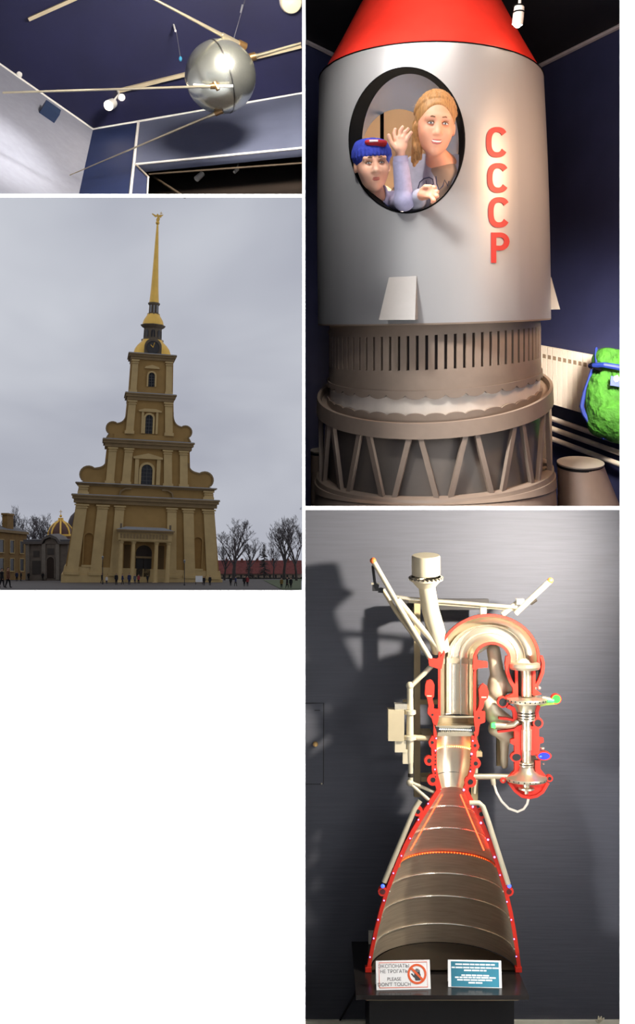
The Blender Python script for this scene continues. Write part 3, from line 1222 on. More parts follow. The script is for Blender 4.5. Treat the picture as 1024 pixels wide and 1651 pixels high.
# red roofed range on the right
o, FR = local(425, 934, 13.0, 3)
rb = thing('red_roofed_house', FR(0, 0), 'long low pale house with a red tiled roof right of the cathedral', 'house')
b = MB(FR)
b.box(-72, 60, -8, 10, -30, 0)
obj('wall', b, mat('pale_house_wall', (150, 134, 118), .9), rb)
b = MB(lambda u, h, n: FR(n, h, u))
b.prism([(4, 9), (-34, 9), (-15, 30)], -74, 62)
obj('roof', b, mat('red_roof_tiles', (108, 54, 50), .85, var=.2, scale=30), rb)
for i in range(13):
    b = MB(FR)
    b.box(-64 + i * 9.3 - 1.3, -64 + i * 9.3 + 1.3, 2, 7, -.5, .6)
    obj('window', b, m_glass, rb)
for i in range(5):
    b = MB(FR)
    b.box(-60 + i * 25 - 2, -60 + i * 25 + 2, 20, 33, -16, -12)
    obj('chimney', b, mat('chimney_brick', (110, 60, 52), .9), rb)

# ---- bare winter trees
m_bark = mat('dark_bark', (62, 56, 54), .9, var=.2)
m_twig = mat('grey_twigs', (84, 78, 80), .9, var=.2)


def grow(rng, H, spread, depth, fir=False):
    tr, br = MB(), MB()

    def rec(p, d, ln, r, lv):
        steps = 3
        pts = [p]
        dd_ = V(d)
        for i in range(steps):
            dd_ = (dd_ + V((rng.uniform(-.16, .16), rng.uniform(-.16, .16), .05))).normalized()
            pts.append(pts[-1] + dd_ * ln / steps)
        (tr if lv == 0 else br).tube(pts, [r, r * .85, r * .7, r * .5], 6 if lv < 2 else 3, caps=lv == 0)
        if lv >= depth:
            return
        nb = (3 if lv < 4 else rng.randint(2, 3)) if lv else 7
        for i in range(nb):
            t = rng.uniform(.45, 1.0) if lv else rng.uniform(.5, 1.0)
            j = min(steps - 1, int(t * steps))
            b0 = pts[j].lerp(pts[j + 1], t * steps - j)
            a_ = rng.uniform(0, 2 * math.pi)
            sd = V((math.cos(a_), math.sin(a_), 0)) * spread * rng.uniform(.5, 1.1)
            rec(b0, (dd_ * .9 + sd + V((0, 0, .25))).normalized(), ln * rng.uniform(.52, .74), max(r * .52, H * .0017), lv + 1)
    if fir:
        tr.tube([(0, 0, 0), (0, 0, H)], [H * .02, H * .004], 6)
        for i in range(150):
            z = H * rng.uniform(.12, .98)
            a_ = rng.uniform(0, 6.28)
            l_ = (H - z) * .26 + H * .02
            br.tube([(0, 0, z), (math.cos(a_) * l_, math.sin(a_) * l_, z - l_ * .25)], [H * .012, H * .006], 4)
    else:
        rec(V((0, 0, 0)), (0, 0, 1), H * .46, H * .028, 0)
    return tr, br


protos = []
rng = random.Random(5)
for H_, sp_, dp_, fir in ((1.0, .85, 6, False), (1.0, .7, 6, False), (1.0, 1, 0, True)):
    a1_, b1_ = grow(rng, H_, sp_, dp_, fir)
    protos.append((a1_.mesh('trunk', m_bark), b1_.mesh('branches', m_bark if fir else m_twig)))


def tree(px, feet_y, h_px, kind, label, w=1.0, rz=0.0, group='bare trees around the square', name='bare_tree', y=None):
    p = P(px, feet_y, y)
    p.z = gz(p.x, p.y)
    t = thing(name, p, label, 'tree', group)
    s_ = S(y)
    t.scale = (h_px * s_ * w * (1.45 if kind < 2 else 1), h_px * s_ * w * (1.45 if kind < 2 else 1), h_px * s_ / (0.95 if kind < 2 else 1))
    t.rotation_euler = (0, 0, rz)
    for nm, me in zip(('trunk', 'branches'), protos[kind]):
        c_ = bpy.data.objects.new(nm, me)
        COL.objects.link(c_)
        c_.parent = t
    return t


for args in [
        (377, 930, 92, 0, 'big round-crowned bare tree just right of the cathedral', .85, .3, 10.0),
        (362, 930, 60, 1, 'smaller bare tree beside the right corner of the cathedral', .7, 1.3, 9.4),
        (400, 928, 62, 1, 'bare tree with low crown in front of the red roof', .7, 2.2, 11.0),
        (458, 930, 92, 1, 'tall upright bare tree by the lawn at the right', .75, .9, 10.0),
        (478, 930, 98, 0, 'dense bare tree touching the right edge of the cathedral view', .6, 2.9, 8.6),
        (441, 928, 58, 0, 'thin bare tree left of the tall ones by the lawn', .6, 4.0, 12.0),
        (62, 925, 92, 0, 'dark bare tree rising behind the grey chapel roof', .95, 1.9, 13.0),
        (78, 925, 96, 0, 'broad bare tree between the chapel gable and the gilded dome', .9, 3.6, 14.0),
        (28, 925, 108, 1, 'thin bare tree above the ochre barrack roof', .5, .2, 13.5),
        (90, 925, 88, 1, 'bare tree directly behind the gilded dome', .8, 5.0, 17.0)]:
    tree(*args[:3], args[3], args[4], args[5], args[6], y=args[7])
tree(426, 934, 58, 2, 'slim dark conifer standing before the red roof', .9, 0, 'conifers by the red roof', 'conifer_tree', y=11.5)
tree(402, 934, 38, 2, 'short dark conifer left of the slim one before the red roof', 1.0, 1, 'conifers by the red roof', 'conifer_tree', y=11.5)
# hedge line along the foot of the red roofed house
k = MB()
hr = random.Random(3)
for i in range(70):
    p = P(350 + i * 2.0, 934, 11.8)
    p.z = gz(p.x, p.y)
    r_ = S(11.8) * hr.uniform(1.2, 2.0)
    k.ball(p + V((0, hr.uniform(-.02, .02), r_ * .6)), (r_, r_, r_ * hr.uniform(.7, 1.1)), 7, 5)
obj('hedge', k, mat('winter_hedge', (44, 42, 34), .95, var=.3), label='low dark hedge along the foot of the red-roofed house', cat='hedge', kind='stuff')

# ---- people on the square
m_skin_s = mat('small_skin', (196, 150, 124), .7)
SK = {}


def small_person(variant, hgt):
    """one continuous figure, 1 unit tall"""
    key = variant
    if key in SK:
        return SK[key]
    f = Field((-.22, -.2, -.02), (.22, .2, 1.02), .016)
    st = {'stand': (.0, .0), 'walk': (.11, -.10), 'wide': (.02, .03)}[variant]
    f.ell((0, 0, .93), (.05, .058, .068), k=.01)
    f.cap((0, 0, .86), (0, 0, .8), .028, .035, k=.02)
    f.cap((0, .0, .76), (0, 0, .52), .082, .075, k=.05)
    f.cap((-.075, 0, .775), (.075, 0, .775), .05, k=.04)
    for s_, lg in ((-1, st[0]), (1, st[1])):
        arm = -lg
        f.cap((s_ * .115, 0, .775), (s_ * .135, arm * .4, .60), .034, .03, k=.02)
        f.cap((s_ * .135, arm * .4, .60), (s_ * .125, arm * .9 - .03, .46), .029, .022, k=.015)
        f.ell((s_ * .124, arm * 1.0 - .035, .43), (.018, .024, .035), k=.01)
        f.cap((s_ * .048, 0, .5), (s_ * .052, lg * .5 - .01, .27), .058, .042, k=.02)
        f.cap((s_ * .052, lg * .5 - .01, .27), (s_ * .055, lg + .012, .05), .04, .028, k=.012)
        f.ell((s_ * .057, lg - .025, .022), (.03, .062, .024), k=.012)
    f.cap((0, .0, .60), (0, 0, .44), .085, .098, k=.03)
    SK[key] = f.mb()
    return SK[key]


def person(px, feet, hpx, variant, coat, legs, hair, label, rz=0.0):
    p = G(px, feet)
    s_ = S(p.y) * hpx
    src = small_person(variant, 1)
    b_ = MB()
    b_.v = [(x * s_, y * s_, z * s_) for x, y, z in src.v]
    b_.f = list(src.f)
    for fc in src.f:
        z = sum(src.v[i][2] for i in fc) / 4
        yy = sum(src.v[i][1] for i in fc) / 4
        xx = abs(sum(src.v[i][0] for i in fc) / 4)
        mi = 0
        if z < .42:
            mi = 1
        if z > .845 or (z < .452 and xx > .105 and z > .39):
            mi = 2
        if z > .955 or (z > .89 and yy > .012):
            mi = 3
        b_.mi.append(mi)
    o_ = bpy.data.objects.new('person', b_.mesh('person', [coat, legs, m_skin_s, hair], 60))
    COL.objects.link(o_)
    o_.location = p
    o_.rotation_euler = (0, 0, rz)
    return tag(o_, label, 'person', 'people on the cathedral square')


cBlk = mat('black_coat', (20, 20, 24), .9)
cNav = mat('navy_coat', (36, 44, 78), .9)
cBrn = mat('brown_jacket', (104, 66, 44), .9)
cRed = mat('red_coat', (132, 48, 52), .9)
cWht = mat('white_coat', (196, 192, 188), .9)
cGry = mat('grey_coat', (80, 84, 92), .9)
cYel = mat('mustard_coat', (122, 98, 50), .9)
lDk = mat('dark_trousers', (18, 18, 22), .9)
lBl = mat('blue_jeans', (40, 48, 70), .9)
hDk = mat('dark_hair', (36, 26, 20), .9)
hFr = mat('fair_hair', (120, 90, 58), .9)
for a_ in [
        (3, 947, 31, 'walk', cBlk, lDk, hDk, 'person in black cut by the left edge of the square', 1.2),
        (13, 947.5, 33, 'walk', cBrn, lDk, hDk, 'person in a brown jacket striding at the far left', 1.4),
        (27, 937, 16, 'stand', cNav, lDk, hDk, 'person in navy nearest the striding brown jacket', .5),
        (34, 937, 16, 'wide', cBlk, lDk, hDk, 'person in black next to the navy coat before the chapel wall', 2.0),
        (46, 936, 14, 'stand', cBlk, lDk, hDk, 'person in black alone before the chapel window', .2),
        (69, 936, 14, 'stand', cBlk, lDk, hDk, 'person in black left of the chapel doorway', 3.0),
        (101, 936, 13, 'wide', cRed, lDk, hDk, 'person in dull red right of the chapel doorway', .7),
        (119, 937, 14, 'stand', cBlk, lBl, hDk, 'person in black left of the double notice board', 0),
        (150, 938, 13, 'stand', cRed, lDk, hDk, 'person in dull red right of the double notice board', 0),
        (164.5, 940, 16, 'walk', cBlk, lDk, hDk, 'person in black at the foot of the left street lamp', 1.5),
        (172, 941.5, 13, 'stand', cWht, lBl, hFr, 'person in a white coat beside the left street lamp', 0),
        (187.5, 943, 19, 'stand', cBlk, lDk, hDk, 'tall person in black left of the portico steps', .4),
        (197.5, 942, 17, 'walk', cNav, lDk, hDk, 'person in navy before the leftmost portico column', 2.0),
        (208.5, 943, 19, 'wide', cNav, lBl, hDk, 'broad person in navy between the two left portico columns', .2),
        (217.5, 941, 15, 'stand', cGry, lBl, hFr, 'person in grey just right of the second portico column', 0),
        (223.5, 941, 15, 'stand', cRed, lDk, hFr, 'person in a red coat before the cathedral door', 0),
        (233, 939, 15, 'stand', cBlk, lDk, hDk, 'person in black in the cathedral doorway', 3.1),
        (238, 939.5, 13, 'walk', cBlk, lDk, hDk, 'person in black stepping right of the cathedral doorway', 3.1),
        (329, 944, 15, 'stand', cBlk, lDk, hDk, 'person in black just right of the low notice board', 0),
        (338.5, 944, 16, 'wide', cBlk, lDk, hDk, 'person in black at the right corner of the cathedral', 0),
        (372, 944.5, 15, 'stand', cBlk, lDk, hFr, 'person in black nearest the big round-crowned tree', 0),
        (380, 945, 16, 'walk', cNav, lDk, hDk, 'person in navy right of the big round-crowned tree', 1),
        (394, 945.5, 17, 'wide', cBlk, lDk, hDk, 'person in black between trees and lawn', 0),
        (399, 945.5, 17, 'stand', cRed, lDk, hDk, 'person in dark red at the edge of the lawn', 0),
        (454, 948.5, 17, 'stand', cYel, lDk, hDk, 'person in mustard on the lawn at the right', 0),
        (463, 949, 19, 'walk', cBlk, lDk, hDk, 'person in black on the lawn at the right', 1),
        (469, 949, 18, 'stand', cBlk, lDk, hDk, 'rightmost person in black on the lawn', 0)]:
    person(*a_)

# ------------------------------------------------------------------ space capsule
YC = 1.0
m_shell = mat('satin_silver_shell', (158, 157, 156), .40, .3, var=.03, scale=6, stretch=(1, 1, .2))
m_red = mat('red_nose_paint', (226, 52, 38), .4, var=.06)
m_letter = mat('red_lettering', (170, 26, 22), .5, var=.03)
m_gb = mat('grey_brown_paint', (144, 126, 110), .55, var=.06)
m_gb2 = mat('pale_grey_paint', (222, 208, 192), .6, var=.06)
m_steel = mat('dark_mirror_steel', (132, 150, 182), .25, .7, var=.1, scale=3)
m_rimb = mat('black_rubber', (5, 5, 6), .8)
m_rimb.node_tree.nodes['Principled BSDF'].inputs['Specular IOR Level'].default_value = 0.1
capS = S(YC)


def ring_frame(pyc, T, roll_=0.0, pxc=None):
    """disc centre plus sideways and forward unit vectors; T tips the front down"""
    c = P(700 if pxc is None else pxc, pyc, YC)
    t, r = math.radians(T), math.radians(roll_)
    return c, V((math.cos(r), 0, math.sin(r))), V((0, -math.cos(t), -math.sin(t)))


def ring_pt(fr, r, a):
    c, e, f = fr
    return c + (e * math.sin(a) + f * math.cos(a)) * (r * capS)


TOPF, BOTF = ring_frame(133, 3, -1, 694), ring_frame(517, 10.5, 1.5, 699)


def shell_pt(a, v, dr=0.0):
    """a: angle from the front, v: 0 top .. 1 bottom"""
    p = ring_pt(TOPF, 179.5 + dr, a)
    q2 = ring_pt(BOTF, 186 + dr, a)
    k_ = v + .0 * v
    pt = p.lerp(q2, k_)
    bulge = 2.5 * math.sin(math.pi * v)
    rad = V((math.sin(a), -math.cos(a), 0))
    return pt + rad * bulge * capS


CAMP = V((0, -CAM_D, CAM_Z))


def shell_inv(px, py):
    """angle and height on the shell surface of the point seen at a photo pixel"""
    a, v = (px - 697) / 205, (py - 75) / 460
    for _ in range(30):
        def res(a, v):
            w = shell_pt(a, v)
            k_ = CAM_D / (w.y + CAM_D)
            return 512 + w.x * k_ / PXM - px, 825.5 - (w.z - CAM_Z) * k_ / PXM - py
        r0 = res(a, v)
        e_ = 1e-4
        ra, rv = res(a + e_, v), res(a, v + e_)
        J = [[(ra[0] - r0[0]) / e_, (rv[0] - r0[0]) / e_], [(ra[1] - r0[1]) / e_, (rv[1] - r0[1]) / e_]]
        dt = J[0][0] * J[1][1] - J[0][1] * J[1][0]
        da = (-r0[0] * J[1][1] + r0[1] * J[0][1]) / dt
        dv = (-r0[1] * J[0][0] + r0[0] * J[1][0]) / dt
        a += max(-.1, min(.1, da))
        v += max(-.1, min(.1, dv))
    return a, v


cap = thing('space_capsule', P(700, 818, YC), 'silver space capsule mock-up with a red nose, oval hatch and red letters', 'space capsule')
# hatch outline on the shell
NH = 72
hole = [shell_inv(656 + 92 * math.sin(2 * math.pi * i / NH), 226 - 116 * math.cos(2 * math.pi * i / NH)) for i in range(NH)]
hc = shell_inv(656, 226)
A0, A1 = hc[0] - .95, hc[0] + .95


def rect_pt(i):
    """matching point on the border of the front panel, going round with the hatch outline"""
    dx, dy = math.sin(2 * math.pi * i / NH), -math.cos(2 * math.pi * i / NH)
    lim = []
    if dx > 1e-6:
        lim.append((A1 - hc[0]) / dx)
    if dx < -1e-6:
        lim.append((A0 - hc[0]) / dx)
    if dy > 1e-6:
        lim.append((1 - hc[1]) / dy)
    if dy < -1e-6:
        lim.append((0 - hc[1]) / dy)
    t = min(lim)
    return hc[0] + dx * t, hc[1] + dy * t


rect = [rect_pt(i) for i in range(NH)]
# snap the nearest border points onto the corners
for ca, cv in ((A0, 0), (A1, 0), (A1, 1), (A0, 1)):
    j = min(range(NH), key=lambda i: ((rect[i][0] - ca) / 2) ** 2 + (rect[i][1] - cv) ** 2)
    rect[j] = (ca, cv)
b = MB()
K = 12
grid = []
for j in range(K + 1):
    t = j / K
    grid.append([shell_pt(hole[i][0] + (rect[i][0] - hole[i][0]) * t, hole[i][1] + (rect[i][1] - hole[i][1]) * t) for i in range(NH)])
b.quads(grid, closed_v=True)
vs_ = sorted({round(r[1], 6) for r in rect if abs(r[0] - A1) < 1e-6})
vs2 = sorted({round(r[1], 6) for r in rect if abs(r[0] - A0) < 1e-6})
n_side = 44
grid = []
for i in range(n_side + 1):
    a_ = A1 + (2 * math.pi - (A1 - A0)) * i / n_side
    grid.append([shell_pt(a_, v_ / 20) for v_ in range(21)])
b.quads(grid)
obj('shell', b, m_shell, cap, 50)
b = MB()
b.quads([[shell_pt(2 * math.pi * i / 96, v_, -2.5) for v_ in (0, 1)] for i in range(96)], closed_u=True) if False else None
for v_, nm in ((1.0, 'lower_edge'),):
    e_ = MB()
    e_.quads([[shell_pt(2 * math.pi * i / 96, v_ + dv, dr) for dv, dr in ((0, .2), (.006, -.5), (.006, -16), (0, -16))] for i in range(96)], closed_u=True)
    obj(nm, e_, m_gb, cap)
# thick black rim and the mirror-lined hood inside the hatch
b = MB()
grid = []
for dr in (1.2, 1.2, -26):
    k_ = 1.0 if dr > 0 else 1.0
    grid.append([shell_pt(h[0], h[1], dr) for h in hole])
grid[0] = [shell_pt(hc[0] + (h[0] - hc[0]) * 1.025, hc[1] + (h[1] - hc[1]) * 1.02, .5) for h in hole]
b.quads(grid, closed_v=True)
obj('hatch_rim', b, m_rimb, cap, 40)
b = MB()
sel = [i for i in range(NH + 1) if not (20 < i < 50)]
order = list(range(50, NH)) + list(range(0, 21))
in0 = [shell_pt(hole[i][0], hole[i][1], -26) for i in order]
b.quads([in0, [p + V((0, .12, 0)) for p in in0], [V((p.x, 1.0, p.z)) for p in in0]])
obj('hatch_hood', b, m_steel, cap, 60)
m_beige = mat('beige_board', (226, 178, 124), .7, var=.06, scale=6)
cx_, cz_ = P(657, 226, .55).x, P(657, 226, .55).z
b = MB(lambda x, z, y: (x, y, z))
b.box(cx_ - .32, cx_ + .02 - .105, cz_ - .62, cz_ + .34, 1.0, 1.012)
obj('back_board', b, m_beige, cap)
b = MB(lambda x, z, y: (x, y, z))
b.box(cx_ - .068, cx_ + .34, cz_ - .62, cz_ + .34, 1.0, 1.012)
obj('back_board', b, m_beige, cap)
b = MB(lambda x, z, y: (x, y, z))
b.box(cx_ - .10, cx_ - .06, cz_ - .62, cz_ + .34, 1.012, 1.02)
obj('board_gap', b, m_rimb, cap)
# a lit shelf edge and a dark padded seat back behind the children
b = MB(lambda x, z, y: (x, y, z))
b.prism([(cx_ - .30, cz_ - .085), (cx_ - .06, cz_ - .075), (cx_ - .04, cz_ - .09), (cx_ - .06, cz_ - .115), (cx_ - .30, cz_ - .125)], .93, .99)
obj('padded_ledge', b, mat('cream_padding', (250, 214, 160), .6), cap)
b = MB(lambda x, z, y: (x, y, z))
b.prism([(cx_ - .09, cz_ - .60), (cx_ + .3, cz_ - .60), (cx_ + .3, cz_ + .06), (cx_ + .10, cz_ + .02), (cx_ - .01, cz_ - .05), (cx_ - .05, cz_ - .10)], .955, .99)
obj('seat_back', b, mat('dark_brown_padding', (70, 48, 38), .7, var=.2, scale=12), cap)
b = MB()
b.lathe([(0, 0), (170 * capS, 0), (170 * capS, .01), (0, .01)], P(700, 530, YC) + V((0, .02, -.02)), ez, 48)
obj('cabin_floor', b, m_gb, cap)

# red nose, open gap line under it
b = MB()
grid = []
for i in range(72):
    a_ = 2 * math.pi * i / 72
    fr0 = TOPF
    col_ = []
    for r, dz in ((172, -.008), (176, .012), (172, .03), (146, .16), (116, .32), (92, .43), (70, .50), (35, .535), (1, .545)):
        p = ring_pt((TOPF[0] + V((0.002, .0, dz)), TOPF[1], TOPF[2]), r, a_)
        col_.append(p)
    grid.append(col_)
b.quads(grid, closed_u=True)
obj('nose_cone', b, m_red, cap, 60)
b = MB()
b.quads([[ring_pt((TOPF[0] + V((0, 0, dz)), TOPF[1], TOPF[2]), r, 2 * math.pi * i / 72) for r, dz in ((179.6, -.001), (180.5, .004), (172, .006))] for i in range(72)], closed_u=True)
obj('nose_joint', b, m_rimb, cap)

# lettering laid on the shell
YL = [(205, 254), (263, 311), (318, 367), (375, 424)]


def on_shell(px, py, dr=1.0):
    a_, v_ = shell_inv(px, py)
    return shell_pt(a_, v_, dr)


def letter(polys, name='lettering'):
    b_ = MB()
    for L1, L2 in polys:
        b_.quads([[on_shell(*p, .3) for p in L1], [on_shell(*p, 1.2) for p in L1], [on_shell(*p, 1.2) for p in L2], [on_shell(*p, .3) for p in L2]])
    return obj(name, b_, m_letter, cap, 40)


for i in range(3):
    cx0, y0, y1 = 801 + i * 1.7, *YL[i]
    cy0 = (y0 + y1) / 2
    rx, ry, w_ = 17.5, (y1 - y0) / 2, 8.5
    o1, o2 = [], []
    for k_ in range(29):
        a_ = math.radians(38 + k_ * (284 / 28))
        # squared-off round C
        ca, sa = math.cos(a_), math.sin(a_)
        f_ = (abs(ca) ** 2.6 + abs(sa) ** 2.6) ** (-1 / 2.6)
        o1.append((cx0 + rx * ca * f_ + .0, cy0 - ry * sa * f_))
        o2.append((cx0 + (rx - w_) * ca * f_, cy0 - (ry - w_) * sa * f_))
    letter([(o1, o2)])
px0, y0, y1 = 791.5, *YL[3]
stem = ([(px0, y0 + (y1 - y0) * t / 6) for t in range(7)], [(px0 + 8.2, y0 + (y1 - y0) * t / 6) for t in range(7)])
bo1 = [(px0 + 7, y0)] + [(px0 + 15 + 14.5 * math.sin(t), y0 + 14.5 - 14.5 * math.cos(t)) for t in [math.pi * k_ / 12 for k_ in range(13)]] + [(px0 + 7, y0 + 29)]
bo2 = [(px0 + 7, y0 + 8)] + [(px0 + 14 + 6.8 * math.sin(t), y0 + 14.5 - 6.8 * math.cos(t)) for t in [math.pi * k_ / 12 for k_ in range(13)]] + [(px0 + 7, y0 + 21)]
letter([stem, (bo1, bo2)])

# wedge fins
def wedge(pts_px, lift):
    base = [on_shell(*p, -.5) for p in pts_px]
    up_ = []
    for p, l in zip(pts_px, lift):
        up_.append(on_shell(*p, l))
    b_ = MB()
    n_ = len(base)
    b_._add(base + up_, [tuple(range(n_)), tuple(range(2 * n_ - 1, n_ - 1, -1))] + [(i, n_ + i, n_ + (i + 1) % n_, (i + 1) % n_) for i in range(n_)])
    return obj('fin', b_, mat('pale_fin_paint', (130, 124, 118), .5, var=.03), cap)


wedge([(628, 447), (672, 445), (674, 515), (625, 515)], [2, 2, 32, 32])
b = MB()
fa = 1.52
pp = [shell_pt(fa - .1, .83), shell_pt(fa + .1, .83), shell_pt(fa + .12, .965), shell_pt(fa - .12, .965)]
qq = [shell_pt(fa - .1, .83, 1), shell_pt(fa + .1, .83, 1), shell_pt(fa + .12, .965, 14), shell_pt(fa - .12, .965, 14)]
b._add(pp + qq, [(0, 1, 2, 3), (7, 6, 5, 4), (0, 4, 5, 1), (1, 5, 6, 2), (2, 6, 7, 3), (3, 7, 4, 0)])
obj('fin', b, MATS['pale_fin_paint'], cap)

# ---- adapter below the shell: ribbed collar, scalloped band, truss ring
R = [ring_frame(505, 9, 2.0), ring_frame(533, 11, 3.0), ring_frame(581, 12, 3.0), ring_frame(604, 15.5, 3.4), ring_frame(622, 17, 3.6), ring_frame(636, 20, 3.8)]


def band(specs, m, name, seg=96, parent=cap, a0=0, a1=2 * math.pi, sharp=30):
    b_ = MB()
    full = a1 - a0 > 6.28
    n_ = seg if full else seg + 1
    b_.quads([[ring_pt(fr, r, a0 + (a1 - a0) * i / seg) for fr, r in specs] for i in range(n_)], closed_u=full)
    return obj(name, b_, m, parent, sharp)


def mix(f0, f1, t):
    return (f0[0].lerp(f1[0], t), f0[1].lerp(f1[1], t).normalized(), f0[2].lerp(f1[2], t).normalized())


def shift(fr, d):
    up = fr[1].cross(fr[2])
    up = up if up.z > 0 else -up
    return (fr[0] + up * (d * capS), fr[1], fr[2])


band([(R[0], 150), (R[0], 168), (R[1], 169), (R[1], 163)], m_gb, 'collar_top')
band([(R[1], 161), (R[2], 162)], mat('collar_shadow_gap', (58, 48, 44), .7), 'collar_core')
NRIB = 76
for i in range(NRIB):
    a_ = 2 * math.pi * (i + .5) / NRIB
    w_ = 2 * math.pi / NRIB * .34
    b_ = MB()
    vs0 = [ring_pt(f_, r, a_ + s_ * w_) for f_ in (R[1], R[2]) for r in (161, 169.5) for s_ in (-1, 1)]
    b_._add(vs0, [(0, 1, 3, 2), (4, 6, 7, 5), (2, 3, 7, 6), (0, 2, 6, 4), (1, 5, 7, 3)])
    obj('rib', b_, m_gb, cap)
band([(R[2], 163), (R[2], 169.5), (mix(R[2], R[3], .5), 170), (mix(R[2], R[3], .98), 170), (mix(R[2], R[3], 1), 166)], m_gb, 'collar_band')
band([(R[2], 168), (R[5], 169)], m_gb2, 'white_band')
# scalloped strips above and below the pale band
for top, nm in ((True, 'upper_scallop'), (False, 'lower_scallop')):
    seg = 36 * 8
    b_ = MB()
    grid = []
    for i in range(seg):
        a_ = 2 * math.pi * i / seg
        ph = (i % 8) / 8
        tooth = .30 * abs(math.sin(math.pi * ph)) ** .6 if (0 < ph < 1) else 0
        if top:
            f0, f1 = mix(R[2], R[3], .9), mix(R[3], R[4], .15 + tooth * .9)
        else:
            f0, f1 = R[5], mix(R[4], R[5], .40 - tooth * .55 + .1)
        grid.append([ring_pt(f0, 171, a_), ring_pt(f0, 172.5, a_), ring_pt(f1, 172.5, a_), ring_pt(f1, 169, a_)])
    b_.quads(grid, closed_u=True)
    obj(nm, b_, m_gb, cap)
# truss: upper ring, lower ring, drum inside, V struts
RU0, RU1 = ring_frame(626, 21.5, 4.2), ring_frame(652, 20.5, 4.0)
RL0, RL1 = ring_frame(757, 15.5, 3.0), ring_frame(768, 13.5, 2.6)
b_ = MB()
band([(shift(RU0, -8), 160), (shift(RU0, -8), 182), (RU0, 184), (RU0, 189), (RU1, 190), (RU1, 180), (shift(RU0, -8), 160)], m_gb, 'upper_ring')
band([(shift(RU0, -4), 170), (RL1, 172)], mat('drum_grey', (122, 112, 102), .4, .3, var=.12, scale=5), 'drum')
fl = P(0, 0, YC)
RF = ((V((P(700, 800, YC).x, YC - .02, zfl))), V((1, 0, 0)), V((0, -1, 0)))
band([(RL0, 180), (RL0, 190), (RL1, 191), (RF, 193), (RF, 170)], m_gb, 'lower_ring')
band([(RL0, 172), (shift(RL0, 3), 178), (shift(RL0, 3), 184), (RL0, 190)], m_gb, 'ring_lip')
band([(mix(RL0, RL1, .9), 190), (mix(RL0, RL1, .95), 193), (mix(RL1, RF, .35), 193.5), (mix(RL1, RF, .4), 191)], m_gb, 'ring_bead')


def strut(a0, a1_):
    p0, p1 = ring_pt(shift(RU1, 1), 184, a0), ring_pt(shift(RL0, -2), 184, a1_)
    d = (p1 - p0).normalized()
    mid = (a0 + a1_) / 2
    rad = (ring_pt(RU1, 1, mid) - RU1[0]).normalized()
    tn = d.cross(rad).normalized() * .0105
    rd_ = rad * .009
    b_ = MB()
    vs0 = [p + tn * s_ + rd_ * t for p in (p0, p1) for s_, t in ((-1, -1), (1, -1), (1, 1), (-1, 1))]
    b_._add(vs0, [(0, 1, 2, 3), (7, 6, 5, 4), (0, 4, 5, 1), (1, 5, 6, 2), (2, 6, 7, 3), (3, 7, 4, 0)])
    return obj('strut', b_, m_gb, cap)


NV = 14
for i in range(NV):
    c0 = 2 * math.pi * i / NV + .20
    w_ = 2 * math.pi / NV
    strut(c0 - .045, c0 - w_ * .5 + .05)
    strut(c0 + .045, c0 + w_ * .5 - .05)

# ---- booster stubs standing beside the capsule
m_stub = mat('brown_grey_stub', (128, 108, 94), .5, var=.05)


def stub(px, py, rpx, label, y):
    s_ = S(y)
    c = P(px, py, y)
    base = V((c.x, c.y, zfl))
    t = thing('booster_stub', base, label, 'booster', 'booster stubs beside the capsule')
    e_, f_ = V((1, 0, 0)), V((0, -math.cos(math.radians(18)), -math.sin(math.radians(18))))
    b_ = MB()
    g_ = []
    for i in range(48):
        a_ = 2 * math.pi * i / 48
        top = c + (e_ * math.sin(a_) + f_ * math.cos(a_)) * rpx * s_
        bot = base + V((math.sin(a_), -math.cos(a_), 0)) * rpx * s_ * 1.36 + V((rpx * .38 * s_, 0, 0))
        g_.append([top, bot])
    b_.quads(g_, closed_u=True)
    obj('body', b_, m_stub, t)
    b_ = MB()
    g_ = []
    for i in range(48):
        a_ = 2 * math.pi * i / 48
        d = (e_ * math.sin(a_) + f_ * math.cos(a_))
        n_ = e_.cross(f_)
        n_ = n_ if n_.z > 0 else -n_
        g_.append([c + d * rpx * s_ * .985 - n_ * .001, c + d * rpx * s_ * 1.03 + n_ * .003, c + d * rpx * s_ * 1.03 + n_ * .008, c + d * .001 + n_ * .009])
    b_.quads(g_, closed_u=True)
    obj('lid', b_, mat('pale_stub_lid', (160, 148, 134), .5), t)
    b_ = MB()
    b_.quads([[c + (e_ * math.sin(a_) + f_ * math.cos(a_)) * rpx * s_ * r + V((0, 0, dz)) for r, dz in ((.97, 0.002), (1.012, -.002), (1.03, -.010), (.97, -.012))] for a_ in [2 * math.pi * i / 48 for i in range(48)]], closed_u=True)
    obj('gasket', b_, m_rimb, t)
    return t


stub(936, 748, 36.5, 'grey-brown cone stub with a pale lid standing right of the capsule base', .95)
stub(515, 728, 14, 'grey-brown cone stub mostly hidden behind the left side of the capsule base', 1.5)

# ---- radiator, pipes, backpack along the right wall
def onW(px, py, o=0.0):
    return ray_plane(px, py, CC + nRw * o, nRw)


m_rad = mat('cream_radiator', (240, 228, 212), .45, var=.03)
rad_ = thing('radiator', onW(920, 655, .03), 'cream column radiator on the navy wall right of the capsule', 'radiator')
NS = 15
tl, tr_, bl_, br_ = (850, 552), (974, 575), (850, 636), (974, 672)


def lerp2(p, q2, t):
    return (p[0] + (q2[0] - p[0]) * t, p[1] + (q2[1] - p[1]) * t)


